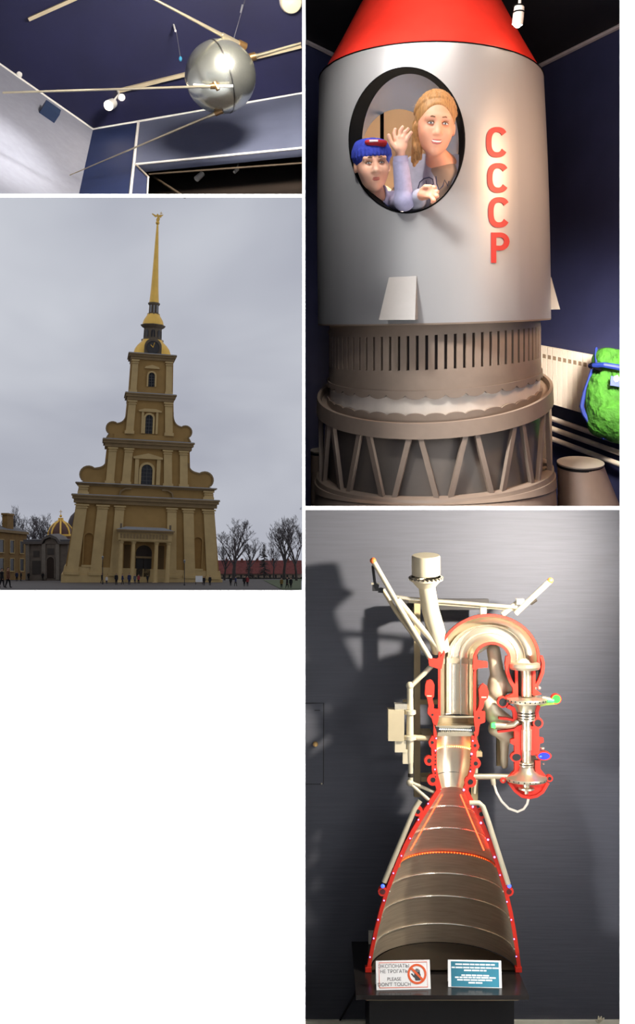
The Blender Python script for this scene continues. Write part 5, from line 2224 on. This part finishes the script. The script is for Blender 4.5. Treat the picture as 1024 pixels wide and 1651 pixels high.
# ---- injector head
ep('injector_band', lambda b_: b_.quads(half_pipe([(699, 1158), (700, 1164), (702, 1174)], [(771, 1160), (770, 1166), (769, 1175)], .8)), mat('bronze_band', (128, 112, 84), .45, .8), sharp=60)
ep('injector_lip', lambda b_: b_.strip([(700, 1157), (706, 1154.5), (735, 1156), (764, 1155.5), (770, 1159)], 2.2, -3, 2), m_sil)
ep('injector_plate', lambda b_: (b_.box(703, 765, 1170.5, 1174, -22, -1), b_.box(706, 762, 1181, 1187, -24, -1)), m_sil)
ep('injector_cavity', lambda b_: b_.box(702, 766, 1174, 1181, -24, -14), m_dk)
for i in range(16):
    x = 712 + i * 3.1
    ep('injector_nozzle', lambda b_: b_.box(x, x + 1.3, 1174, 1181, -14, -3), m_sil)
for x in (705, 763):
    ep('injector_bore', lambda b_: b_.prism([(x - 3, 1172), (x + 3, 1172), (x + 2, 1180), (x - 2, 1180)], -3, 1.4), m_dk)
etube('injector_led', [(709, 1177, -6), (735, 1178, -10), (761, 1178.5, -6)], 1.0, m_ledw, n=6)

# ---- chamber, throat and nozzle: half shells about an axis that leans a little
CH = [(1186, 703.5, 761), (1200, 703.5, 761), (1225, 703.5, 760), (1240, 704, 758.5), (1251, 706, 755.5), (1262, 709, 751.5), (1272, 711.5, 747.5)]
NZ = [(1272, 711.5, 747.5), (1285, 703, 754), (1300, 693.5, 761.5), (1318, 682, 770), (1340, 669, 780), (1362, 657.5, 788.5), (1384, 647.5, 796.5), (1410, 637, 805), (1440, 626, 813.5), (1470, 617, 820.5), (1500, 609.5, 826), (1530, 603, 830.5), (1564, 597, 834.5)]


def shell_half(tab, ins, n=40, lo=0.0):
    g_ = []
    for y, x0, x1 in tab:
        c, r = (x0 + x1) / 2, (x1 - x0) / 2 - ins
        g_.append([(c - r * math.cos(math.pi * j / n), y, -r * math.sin(math.pi * j / n) + lo) for j in range(n + 1)])
    return g_


ep('combustion_chamber', lambda b_: b_.quads(shell_half(CH, 0)), m_sil, sharp=60)
ep('nozzle', lambda b_: b_.quads(shell_half(NZ, 0)), m_brsh, sharp=60)
ep('nozzle_outer', lambda b_: b_.quads(shell_half(NZ, -6)), m_pnt, sharp=60)
for tab, w in ((CH, 8.5), (NZ, 7)):
    for k_ in (1, 2):
        s_ = -1 if k_ == 1 else 1
        pts = [(r[k_] + s_ * w * .42, r[0]) for r in tab]
        ep('cut_wall', lambda b_: b_.strip(pts, [w if r[0] < 1420 else 6 for r in tab], -8, 1.5), m_cut)


def ring_at(yax, r=1.3, m=None, name='nozzle_ring', ins=1.0, seg=48):
    for i in range(len(NZ) - 1):
        if NZ[i][0] <= yax <= NZ[i + 1][0]:
            t = (yax - NZ[i][0]) / (NZ[i + 1][0] - NZ[i][0])
            x0 = NZ[i][1] + (NZ[i + 1][1] - NZ[i][1]) * t
            x1 = NZ[i][2] + (NZ[i + 1][2] - NZ[i][2]) * t
    c, rr = (x0 + x1) / 2, (x1 - x0) / 2 - ins
    pts = [(c - rr * math.cos(math.pi * j / seg), yax, -rr * math.sin(math.pi * j / seg)) for j in range(seg + 1)]
    return etube(name, pts, r, m or MATS['bright_metal'], n=6), pts


for yb in (1309, 1351, 1437, 1479, 1530):
    ring_at(yb, 1.35)
ro, pts = ring_at(1397, 1.9, mat('orange_ring', (226, 104, 54), .35, .5), 'led_ring', 1.5)
b = MB()
for i in range(1, 48):
    b.ball(E(*pts[i]) + V((0, -.006, 0)), .0028, 6, 4)
obj('led_row', b, m_ledo, ro)
o_, _ = ring_at(1272.5, 1.2, m_sil, 'throat_ring', 0)
etube('chamber_seam', [(731 - 25.5 * math.cos(math.pi * j / 24), 1250.5, -25.5 * math.sin(math.pi * j / 24)) for j in range(25)], .8, m_bolt, n=6)
pts = [(732 - 27.5 * math.cos(math.pi * j / 24), 1209, -27.5 * math.sin(math.pi * j / 24)) for j in range(25)]
b = MB()
for i in range(2, 23):
    b.ball(E(*pts[i]) + V((0, -.004, 0)), .003, 6, 4)
obj('chamber_led_row', b, mat('warm_led', (255, 190, 120), .4, emit=((255, 150, 80), 9)), eng)
# cooling bores and manifolds in the cut wall
for x, y, r in ((692, 1226, 6), (698, 1257, 7), (767, 1230.5, 6), (758.5, 1260, 7), (697, 1196.5, 4), (766, 1201.5, 4), (674, 1308, 6), (776, 1312, 6)):
    o_ = ep('manifold', lambda b_: b_.prism([(x + r * 1.35 * math.cos(t * .3927), y + r * 1.35 * math.sin(t * .3927)) for t in range(16)], -7, 1.8), m_cut)
    ep('bore', lambda b_: b_.prism([(x + r * .6 * math.cos(t * .524), y + r * .6 * math.sin(t * .524)) for t in range(12)], 1, 2.6), m_dk, o_)
for x0, ys in ((702, (1214, 1220, 1226, 1232, 1246, 1252)), (759, (1203, 1208, 1219, 1224, 1229, 1234, 1240))):
    for y in ys:
        ep('cooling_hole', lambda b_: b_.box(x0 - 1, x0 + 1, y - 1, y + 1, 1, 2.3), m_dk)
for poly in ([(699, 1186), (694, 1190), (691, 1197), (693, 1204), (699, 1208), (701, 1196)], [(764, 1190), (770, 1194), (773, 1203), (769, 1211), (763, 1214), (762, 1200)]):
    ep('cut_bulge', lambda b_: b_.prism(poly, -7, 1.6), m_cut)
# light points along both edges
LEDS = [(703, 1190), (702, 1209.5), (701, 1240), (762, 1194), (760, 1215), (758, 1243), (747.5, 1273), (690, 1295), (674.5, 1321), (661, 1351), (647, 1379), (634, 1407), (619, 1451), (609.5, 1482), (602.5, 1512), (596.5, 1542), (762, 1300), (775, 1326), (786.5, 1353), (797, 1381), (806, 1410), (817, 1453), (824, 1482), (828.5, 1513), (832, 1541)]
for i, (x, y) in enumerate(LEDS):
    b = MB()
    b.ball(E(x, y, 3), .0045 if i in (4, 16, 17, 18, 19, 6) else .003, 8, 6)
    obj('led', b, m_ledv, eng)
# red glow inside the nozzle wall
for x0, y0, x1, y1 in ((714, 1284, 664, 1378), (744, 1284, 784, 1378)):
    etube('red_led_strip', [(x0, y0, -11), (x1, y1, -24)], .9, m_ledr, n=6)

# ---- feed line with wide socket, struts and rails at the top
b = MB(E)
ax = V((0, 0, 1))
b2 = MB()
b2.lathe([(21 * sE_, 0), (23 * sE_, 1 * sE_), (23 * sE_, 30 * sE_), (21.5 * sE_, 32.5 * sE_), (0, 33 * sE_)], E(687, 927, 0), V((-.02, -.18, 1)), 36)
so_ = obj('socket', b2, m_pnt, eng)
b2 = MB()
b2.lathe([(15 * sE_, -16 * sE_), (17 * sE_, -13 * sE_), (23 * sE_, -6 * sE_), (24 * sE_, -4 * sE_), (27.5 * sE_, -3.5 * sE_), (28 * sE_, 0), (24 * sE_, 1.5 * sE_)], E(687, 931, 0), V((-.02, -.18, 1)), 36)
obj('flange', b2, m_pnt, so_)
for i in range(24):
    a_ = 2 * math.pi * i / 24
    c = E(687 + 26 * math.sin(a_), 932 + 3.2 * math.cos(a_), 26 * math.cos(a_))
    b2 = MB()
    b2.ball(c, .0062, 6, 4)
    obj('bolt', b2, m_bolt, so_)
etube('feed_pipe', [(687.5, 938, 0), (689, 950, -1), (695, 985, -5), (705, 1022, -9), (713, 1052, -14)], [14, 13.5, 14, 15, 15], m_pnt, n=24)
etube('rod', [(602, 905, 8), (648, 985, 5), (694, 1062, -3)], 4.3, m_pnt)
etube('rod', [(641, 966, 2), (676, 1008, 0), (713, 1052, -4)], 4.8, m_pnt)
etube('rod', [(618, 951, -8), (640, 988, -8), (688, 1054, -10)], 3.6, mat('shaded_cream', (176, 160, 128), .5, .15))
for x, y, n in ((601, 903.5, 9), (886.5, 936, 4)):
    b2 = MB()
    b2.ball(E(x, y, n), 5 * sE_, 12, 8)
    obj('rod_tip', b2, mat('orange_tip', (226, 110, 50), .45), eng)
etube('link', [(601, 912, 4), (605, 944, -4)], 2.3, m_dk, n=8)
lk = ep('link_clamp', lambda b_: (b_.box(601, 611, 941, 953, -10, 0), b_.box(610, 618, 948, 956, -12, -3)), m_dk)
ep('clamp_pad', lambda b_: (b_.box(599, 603, 939.5, 942.5, -6, 1), b_.box(609, 612, 940, 942, -6, 1)), m_pnt, lk)
etube('rail', [(636, 962, -6), (660, 966, -8), (835, 980, -8)], 3.2, MATS['bright_metal'])
etube('rail', [(660, 971, -12), (835, 984, -12)], 2.2, m_pnt)
etube('rod', [(886, 937, 3), (860, 962, 0), (833, 990, -8)], 4.6, m_pnt)
etube('rod', [(839, 971, -12), (812, 992, -12)], 4.4, m_pnt)
ep('bracket', lambda b_: b_.box(834, 846, 966, 975, -14, -4), m_pnt)
ep('bracket', lambda b_: b_.box(776, 786, 980, 992, -16, -8), m_pnt)
etube('rod', [(866, 967, -6), (856, 974, -6)], 3.5, m_bolt, n=8)
# frame standing behind the engine and the dark beam on the wall
m_frame = mat('olive_cream_frame', (164, 146, 108), .5, .1)
fr = ep('frame_post', lambda b_: b_.box(673, 683, 975, 1300, -70, -58), m_frame)
fr2 = ep('frame_post', lambda b_: b_.box(768, 779, 1030, 1310, -70, -58), m_frame)
ep('frame_post', lambda b_: b_.box(812, 820, 1080, 1250, -76, -66), m_frame)
ep('frame_beam', lambda b_: b_.box(655, 800, 972, 990, -90, -76), mat('dark_beam', (34, 31, 30), .6))
ep('wall_stay', lambda b_: (b_.box(672, 684, 1240, 1250, -132, -70), b_.box(768, 779, 1240, 1250, -132, -70), b_.box(672, 684, 985, 995, -132, -70)), m_frame)
ep('saddle', lambda b_: (b_.box(683, 768, 1262, 1270, -70, -40), b_.box(683, 700, 1188, 1196, -70, -8), b_.box(764, 779, 1215, 1222, -66, -8), b_.box(655, 835, 1140, 1147, -76, -66)), m_frame)

# ---- actuator on the left
etube('pipe', [(699, 1073, -10), (686, 1086, -10), (664, 1107, -10)], 4.2, m_pnt)
b2 = MB()
b2.ball(E(662, 1107, -10), 6.5 * sE_, 14, 10)
obj('joint', b2, m_pnt, eng)
act = etube('actuator', [(662, 1105, -10), (662, 1150, -10), (662, 1190, -10), (662, 1232, -10)], [5, 5.5, 6, 5.5], m_pnt, n=18)
for y, r in ((1150, 9.5), (1191, 10.5)):
    b2 = MB()
    b2.lathe([(5 * sE_, -4 * sE_), (r * sE_, -3 * sE_), (r * sE_, 3 * sE_), (5 * sE_, 4 * sE_)], E(662, y, -10), ez, 24)
    obj('collar', b2, m_pnt, act)
ep('valve_box', lambda b_: (b_.box(626, 652, 1145, 1195, -26, 0),), mat('cream_box', (160, 148, 120), .5, var=.04), act)
ep('valve_cap', lambda b_: b_.box(637, 657, 1136, 1145, -24, -4), MATS['bright_metal'], act)
ep('valve_foot', lambda b_: (b_.box(637, 655, 1195, 1214, -22, -4), b_.box(650, 660, 1210, 1233, -20, -6)), m_pnt, act)
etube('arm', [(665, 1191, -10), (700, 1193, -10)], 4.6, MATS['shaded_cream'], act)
etube('piston', [(663, 1232, -10), (663, 1260, -10)], 4.0, m_pnt, act, 14)
etube('piston_ring', [(663, 1249, -10), (663, 1255, -10)], 4.6, m_bolt, act, 14)
b2 = MB()
b2.ball(E(662, 1264, -10), 6 * sE_, 14, 10)
obj('joint', b2, m_pnt, eng)
etube('stay', [(664, 1264, -10), (702, 1279, -4)], 2.8, m_pnt)
etube('stay', [(664, 1267, -10), (692, 1291, -4)], 3.0, m_pnt)

# ---- cooling feed pipes down both sides of the nozzle
etube('side_pipe', [(677, 1290, 4), (668, 1303, 5), (619, 1421, 4)], 4.2, m_pnt)
etube('side_pipe', [(757, 1294, 2), (772, 1293.5, 4), (778, 1299, 5), (785, 1318, 5), (819, 1424, 4)], 4.2, m_pnt)
for x in (617, 820.5):
    b2 = MB()
    b2.ball(E(x, 1427, 5), 3.2 * sE_, 10, 8)
    obj('blue_led', b2, m_ledb, eng)
    o_ = ep('manifold', lambda b_: b_.prism([(x + 7.5 * math.cos(t * .3927), 1437 + 7.5 * math.sin(t * .3927)) for t in range(16)], -7, 1.8), m_cut)
    ep('bore', lambda b_: b_.prism([(x + 4.5 * math.cos(t * .524), 1437 + 4.5 * math.sin(t * .524)) for t in range(12)], 1, 2.6), mat('maroon_cavity', (78, 24, 24), .5), o_)
for x in (594, 836):
    ep('foot', lambda b_: b_.prism([(x - 5, 1559), (x + 5, 1559), (x + 5, 1566.8), (x - 5, 1566.8)], -8, 3), m_cut)

# ---- turbopump, cut open
Z3 = lambda x, y: (760 + x * .1575, 1050 + y * .1575)
z3 = lambda L_: [Z3(*p) for p in L_]


def red(L_, n0=-7, n1=2):
    return ep('pump_cut_face', lambda b_: b_.prism(z3(L_), n0, n1), m_cut)


def redstrip(L_, w, n0=-7, n1=2):
    return ep('pump_cut_face', lambda b_: b_.strip(z3(L_), w * .1575, n0, n1), m_cut)


redstrip([(372, 50), (362, 130), (372, 220), (405, 310), (445, 375)], 36)
red([(425, 350), (447, 330), (447, 170), (474, 170), (478, 468), (375, 492), (350, 465), (425, 430)])
redstrip([(715, 50), (735, 120), (728, 215), (695, 300), (655, 365)], 32)
red([(622, 170), (655, 170), (655, 385), (720, 438), (640, 455), (622, 440)])
ep('pump_cavity', lambda b_: (b_.prism(z3([(380, 190), (448, 180), (448, 350), (405, 300)]), -14, -4), b_.prism(z3([(652, 190), (720, 190), (705, 270), (652, 350)]), -14, -4), b_.box(*Z3(474, 0)[:1], Z3(510, 0)[0], Z3(0, 180)[1], Z3(0, 460)[1], -16, -6), b_.box(Z3(600, 0)[0], Z3(626, 0)[0], Z3(0, 180)[1], Z3(0, 450)[1], -16, -6)), m_dk)


def volute(cx, cy, rx, ry, inner_m, emit=False, hole=.68):
    x, y = Z3(cx, cy)
    rx, ry = rx * .1575, ry * .1575
    o_ = ep('volute', lambda b_: b_.prism([(x + rx * math.cos(t * .2618), y + ry * math.sin(t * .2618)) for t in range(24)], -7, 2.2), m_cut)
    ep('volute_bore', lambda b_: b_.prism([(x + rx * hole * math.cos(t * .2618), y + ry * hole * math.sin(t * .2618)) for t in range(24)], 1, 3), inner_m, o_)
    return o_


volute(320, 520, 56, 58, m_dk, hole=.72)
volute(868, 487, 52, 52, mat('green_glow', (20, 150, 30), .4, emit=((30, 255, 50), 1.2)), hole=.8)
volute(680, 733, 54, 56, m_dk, hole=.68)
volute(460, 1082, 62, 52, m_dk, hole=.7)
volute(742, 1070, 78, 46, mat('blue_glow', (20, 30, 120), .4, emit=((30, 60, 255), .9)), hole=.76)
volute(800, 1300, 34, 34, m_dk, hole=.55)
redstrip([(370, 562), (430, 590), (448, 640), (448, 700)], 42)
redstrip([(280, 684), (360, 690), (440, 708)], 22)
redstrip([(270, 822), (360, 812), (445, 800)], 22)
red([(437, 790), (470, 765), (530, 745), (530, 1050), (500, 1060), (440, 1060), (440, 962), (400, 940), (400, 905), (440, 890)])
red([(610, 765), (690, 765), (690, 880), (738, 888), (738, 930), (698, 945), (695, 1045), (625, 1065), (605, 1050)])
redstrip([(690, 555), (668, 620), (680, 700)], 36)
red([(442, 1115), (500, 1130), (497, 1225), (395, 1298), (365, 1280), (400, 1262), (442, 1220)])
red([(652, 1118), (705, 1115), (705, 1200), (765, 1275), (680, 1285), (652, 1210)])
ep('pump_cavity', lambda b_: (b_.box(Z3(495, 0)[0], Z3(640, 0)[0], Z3(0, 800)[1], Z3(0, 1020)[1], -16, 2.3),), m_dk)
bowl = [(375, 1340), (790, 1330), (775, 1370), (730, 1440), (670, 1482), (595, 1498), (520, 1485), (450, 1430)]
red(bowl, -10, -2)
redstrip([(385, 1345), (450, 1430), (520, 1483), (595, 1496), (670, 1480), (730, 1438), (785, 1345)], 30, -8, 2)
volute(325, 1320, 30, 28, m_sil, hole=.4)
# shaft line (metal)
def lat3(name, prof, m=None, n=36, lean=-.10):
    b_ = MB()
    b_.lathe([(r * .1575 * sE_, -(y - 0) * .1575 * sE_) for r, y in prof], E(*Z3(562, 0), 2), V((0, lean, 1)) if False else ez, n)
    return obj(name, b_, m or m_sil, eng)


lat3('shaft', [(48, 150), (52, 170), (50, 300), (52, 460)])
lat3('rotor_disc', [(50, 466), (205, 476), (212, 490), (205, 515), (110, 535), (100, 560), (88, 600), (88, 606)])
for i in range(13):
    a_ = -math.pi / 2 + math.pi * (i + .5) / 13
    r_ = 207 * .1575
    cx1, cy1 = Z3(562, 493)
    c = E(cx1 + r_ * math.sin(a_), cy1, 2 + r_ * math.cos(a_))
    b2 = MB()
    b2.ball(c, (.0045, .0045, .0040), 6, 4)
    obj('blade_slot', b2, m_dk, eng)
for y in (610, 640, 668, 694):
    lat3('bearing_ring', [(60, y - 10), (88, y - 8), (88, y + 8), (60, y + 10)], m_sil)
lat3('bearing_core', [(70, 600), (70, 705)], m_dk)
lat3('shaft', [(45, 700), (46, 795), (55, 800), (55, 1005), (48, 1010), (44, 1130)])
for y in (1140, 1165):
    lat3('bearing_ring', [(50, y - 8), (75, y - 7), (75, y + 7), (50, y + 8)])
lat3('impeller', [(66, 1178), (80, 1220), (130, 1260), (205, 1285), (212, 1300), (205, 1318), (60, 1332), (36, 1340), (36, 1385), (80, 1392), (82, 1410), (40, 1418), (22, 1430), (22, 1455), (0, 1458)])
for i in range(9):
    a_ = -1.1 + 2.2 * i / 8
    r_ = 207 * .1575
    cx1, cy1 = Z3(562, 1302)
    b2 = MB()
    b2.ball(E(cx1 + r_ * math.sin(a_), cy1, 2 + r_ * math.cos(a_)), (.004, .004, .003), 6, 4)
    obj('blade_slot', b2, m_dk, eng)
# green-lit outlet pipes
etube('outlet_pipe', [Z3(470, 712) + (2,), Z3(430, 750) + (3,), Z3(370, 758) + (3,), Z3(240, 755) + (3,)], [4.4, 4.6, 5, 5.2], m_sil, n=16)
etube('green_led', [Z3(238, 755) + (3,), Z3(205, 755) + (3,)], [4.6, 3.6], m_ledg, n=14)
etube('outlet_pipe', [Z3(720, 478) + (4,), Z3(800, 494) + (4,)], 4.2, m_sil, n=14)
etube('green_led', [Z3(752, 492) + (6,), Z3(838, 502) + (6,)], 3.2, m_ledg, n=12)
ep('outlet_skin', lambda b_: b_.strip(z3([(700, 560), (760, 545), (880, 535)]), 3, -6, 0), mat('yellow_green_skin', (150, 160, 60), .5))
b2 = MB()
b2.ball(E(*Z3(705, 1072), 4), (.006, .004, .004), 8, 6)
obj('blue_led', b2, m_ledb, eng)
b2 = MB()
b2.ball(E(*Z3(700, 380), -4), (.008, .008, .008), 10, 8)
b2.ball(E(*Z3(735, 1000), -4), (.010, .010, .006), 10, 8)
b2.ball(E(*Z3(745, 1160), -4), (.005, .005, .004), 10, 8)
obj('nipple', b2, MATS['bright_metal'], eng)
# machinery behind the pump
f = Field((E(768, 0).x, E(0, 0, -6).y, E(0, 1300).z), (E(868, 0).x, E(0, 0, -60).y, E(0, 1030).z), .007)
for a_, b3, r0, r1 in [((800, 1052), (808, 1100), 11, 12), ((808, 1105), (806, 1118), 17, 17), ((812, 1095), (826, 1110), 12, 12), ((792, 1136), (800, 1158), 13, 14), ((798, 1150), (828, 1172), 12, 10), ((804, 1180), (824, 1192), 13, 12), ((818, 1195), (818, 1240), 8, 6), ((784, 1128), (795, 1136), 9, 9), ((852, 1080), (852, 1260), 18, 18)]:
    f.cap(E(*a_, -28), E(*b3, -28), r0 * sE_, r1 * sE_, k=.008)
obj('pump_casing', f.mb(), m_pnt, eng, 50)
etube('pipe', [(764, 1253.5, -6), (800, 1253.5, -6), (826, 1254, -4)], 5, m_sil, n=14)
etube('hose_end', [(795, 1256, -4), (797, 1266, -4)], [4.2, 3.6], m_pnt)
etube('hose', [(797, 1264, -4), (801, 1278, -2), (809, 1292, 0), (820, 1303, 2), (834, 1308, 3), (844, 1304, 2), (850, 1296, 1), (852, 1288, 0)], 2.0, mat('white_hose', (206, 198, 180), .5), n=8)
etube('strut', [(770, 1290, -40), (776, 1240, -50)], 3.0, m_pnt)
etube('strut', [(772, 1056, -30), (796, 1040, -30)], 4.0, m_pnt)

# ---- shelf
zs = E(0, 1567.5).z
xs0, xs1 = P(574, 0, .40).x, P(853, 0, .40).x
m_shelf = mat('black_glossy_shelf', (30, 27, 25), .22, var=.1)
sh = thing('display_shelf', V(((xs0 + xs1) / 2, .62, 0)), 'black glossy display shelf under the cutaway rocket engine', 'shelf')
b = MB(lambda x, z, y: (x, y, z))
yf = .40
b.box(xs0, xs1, zs - .018, zs, yf, YW)
obj('shelf_top', b, m_shelf, sh)
b = MB(lambda x, z, y: (x, y, z))
b.box(xs0 + .04, xs1 - .04, zs - .021, zs - .018, yf + .0, yf + .004)
obj('edge_trim', b, mat('edge_metal', (120, 108, 86), .3, .7), sh)
b = MB(lambda x, z, y: (x, y, z))
b.box(xs0 + .06, xs1 - .03, .0, zs - .018, yf + .16, YW)
obj('shelf_base', b, mat('black_plinth', (15, 15, 17), .5), sh)
# dark back disc of the nozzle base on the shelf
b = MB()
b.lathe([(0, 0), (116 * sE_, 0), (116 * sE_, .008), (0, .008)], V((E(716, 0).x, YE, zs + .001)), ez, 40, a0=0, a1=math.pi, e1=V((1, 0, 0)))
obj('nozzle_base', b, mat('dark_bronze', (60, 52, 40), .3, .6), eng)

# ---- tent signs
m_wsign = mat('white_card', (236, 234, 228), .55, var=.01)
m_oline = mat('orange_print', (222, 92, 42), .6)
m_ink = mat('grey_ink', (104, 100, 98), .7)
m_teal = mat('teal_card', (40, 112, 130), .55, var=.06)


def tent(name, px0, px1, pytop, pybot, y0, label, rot):
    """folded card standing on the shelf; returns a frame on its front face"""
    a_, b_ = P(px0, pybot, y0), P(px1, pybot, y0)
    w = (b_ - a_).length
    base = V(((a_.x + b_.x) / 2, y0, zs + .0008))
    R_ = Matrix.Rotation(math.radians(rot), 3, 'Z')
    h = (P(0, pytop, y0).z - P(0, pybot, y0).z) * 1.03
    lean = .28
    up = (R_ @ V((0, lean, 1))).normalized()
    ex = R_ @ V((1, 0, 0))
    nn = ex.cross(up)
    t = thing(name, base, label, 'sign')
    Ff = lambda u, v_, d: base + ex * u + up * v_ - nn * (-d) if False else base + ex * u + up * v_ + nn * d
    mbk = MB(Ff)
    mbk.box(-w / 2, w / 2, 0, h, -.0012, 0)
    obj('front_panel', mbk, m_wsign, t)
    up2 = (R_ @ V((0, -lean, 1))).normalized()
    top = base + up * h
    back = MB(lambda u, v_, d: top + ex * u - up2 * (h - v_) * 1.0 + (ex.cross(up2)) * d)
    back.box(-w / 2, w / 2, 0, h, 0, .0012)
    obj('back_panel', back, m_wsign, t)
    return t, Ff, w, h, R_, ex, up, nn


t1, F1, w1, h1, R1, ex1, up1, nn1 = tent('warning_sign', 607, 695, 1528, 1571, .45, 'white folded warning sign with orange border and no-touching symbol on the shelf', 3)
b = MB(F1)
bx = w1 / 2 - .012
b.strip([(-bx, .008), (bx, .008), (bx, h1 - .008), (-bx, h1 - .008), (-bx, .008)], .0022, .0002, .001)
obj('border', b, m_oline, t1)
b = MB(F1)
cxs, cys, rs_ = w1 * .255, h1 * .52, h1 * .31
b.strip([(cxs + rs_ * math.cos(t * math.pi / 16), cys + rs_ * math.sin(t * math.pi / 16)) for t in range(33)], .0085, .0002, .0012)
b.strip([(cxs - rs_ * .72, cys + rs_ * .72), (cxs + rs_ * .72, cys - rs_ * .72)], .0085, .0012, .002)
obj('prohibition_ring', b, m_oline, t1)
b = MB(F1)
b.prism([(cxs - .007, cys - .024), (cxs + .012, cys - .024), (cxs + .015, cys - .004), (cxs + .010, cys + .006), (cxs - .010, cys + .006), (cxs - .012, cys - .006)], .0002, .001)
for k_ in range(4):
    b.box(cxs - .009 + k_ * .0055, cxs - .005 + k_ * .0055, cys + .002, cys + .022 - abs(k_ - 1.4) * .004, .0002, .001)
b.strip([(cxs - .010, cys - .012), (cxs - .022, cys + .002)], .0055, .0002, .001)
obj('hand_symbol', b, mat('hand_print', (70, 66, 66), .6), t1)


def sign_text(Fs, R_, ex, up, nn, s, u, v_, size, m, parent):
    M = Matrix((ex, up, nn)).transposed()
    return text_obj('lettering', s, size, Fs(u, v_, .0006), M.to_euler(), m, parent)


for s_, v_, u_, sz in (('ЭКСПОНАТЫ', .80, -.17, .019), ('НЕ ТРОГАТЬ', .62, -.17, .018), ('PLEASE', .36, -.17, .018), ("DON'T TOUCH", .18, -.17, .019)):
    sign_text(F1, R1, ex1, up1, nn1, s_, w1 * u_, h1 * v_, sz, m_ink, t1)
t2, F2, w2, h2, R2, ex2, up2_, nn2 = tent('caption_sign', 723, 809, 1530, 1570, .47, 'teal folded caption card with white lines of text on the shelf', -3)
b = MB(F2)
b.box(-w2 / 2 + .012, w2 / 2 - .010, .002, h2 - .006, .0002, .001)
obj('teal_field', b, m_teal, t2)
for k_, (v_, wd2) in enumerate(((.84, .72), (.72, .86), (.62, .40), (.44, .50), (.36, .74), (.27, .66), (.17, .24))):
    rr = random.Random(k_)
    x = -wd2 / 2 * w2
    b = MB(F2)
    while x < wd2 / 2 * w2:
        l_ = min(rr.uniform(.010, .030), wd2 / 2 * w2 - x + .004)
        b.box(x, x + l_, h2 * v_ - .0026, h2 * v_ + .0026, .0012, .0018)
        x += l_ + .0028
    obj('text_line', b, m_wsign, t2)

# ---- hatch in the wall, socket behind the nozzle, cut vent at the lower right
yw = YW
Wp = lambda px, py, n=0.0: V((P(px, py, yw).x, yw - n, P(px, py, yw).z))
ap = thing('access_panel', Wp(500, 1264), 'flush wall access panel with a round brass knob left of the engine', 'access panel')
b = MB(lambda px, py, n: Wp(px, py, n))
b.box(492.5, 521, 1135, 1263, 0, .006)
obj('panel', b, mw, ap)
b = MB(lambda px, py, n: Wp(px, py, n))
b.strip([(492, 1133.5), (522, 1133.5), (521.5, 1264), (492, 1264)], 1.3, 0, .003)
obj('gap', b, m_dk, ap)
b = MB()
b.lathe([(.010, 0), (.012, .006), (.009, .012), (0, .013)], Wp(508.5, 1199, .006), V((0, -1, 0)), 16)
obj('knob', b, mat('brass_knob', (206, 166, 104), .3, .8), ap)
b = MB(lambda px, py, n: Wp(px, py, n))
b.box(507, 516, 1144, 1145.4, .006, .008)
obj('hinge', b, m_dk, ap)
b = MB()
b.ball(Wp(518.5, 1263, .006), .004, 8, 6)
obj('screw', b, m_pnt, ap)
so2 = thing('wall_socket', Wp(598, 1523), 'small cream wall box half hidden behind the left rim of the nozzle', 'socket')
b = MB(lambda px, py, n: Wp(px, py, n))
b.box(594, 606, 1500, 1524, 0, .03)
obj('box', b, mat('cream_plastic', (226, 214, 190), .5), so2)
b = MB(lambda px, py, n: Wp(px, py, n))
b.box(596, 604, 1503, 1513, .03, .033)
obj('cover', b, mat('cream_cover', (236, 224, 200), .45), so2)
b = MB()
b.tube([Wp(596, 1524, .02), Wp(580, 1560, .02), Wp(572, 1600, .02), Wp(548, 1642, .02)], .004, 6)
obj('cable', b, m_dk, so2)
tf = thing('floor_tuft', P(965, 1645, YW - .05), 'small pale dried tuft standing at the bottom right by the baseboard', 'tuft')
rr = random.Random(9)
for k_ in range(7):
    b = MB()
    c = P(965, 1648, YW - .05)
    b.tube([c, c + V((rr.uniform(-.025, .025), rr.uniform(-.02, 0), rr.uniform(.015, .035)))], [.006, .003], 5)
    obj('tip', b, mat('pale_straw', (232, 222, 190), .7), tf)
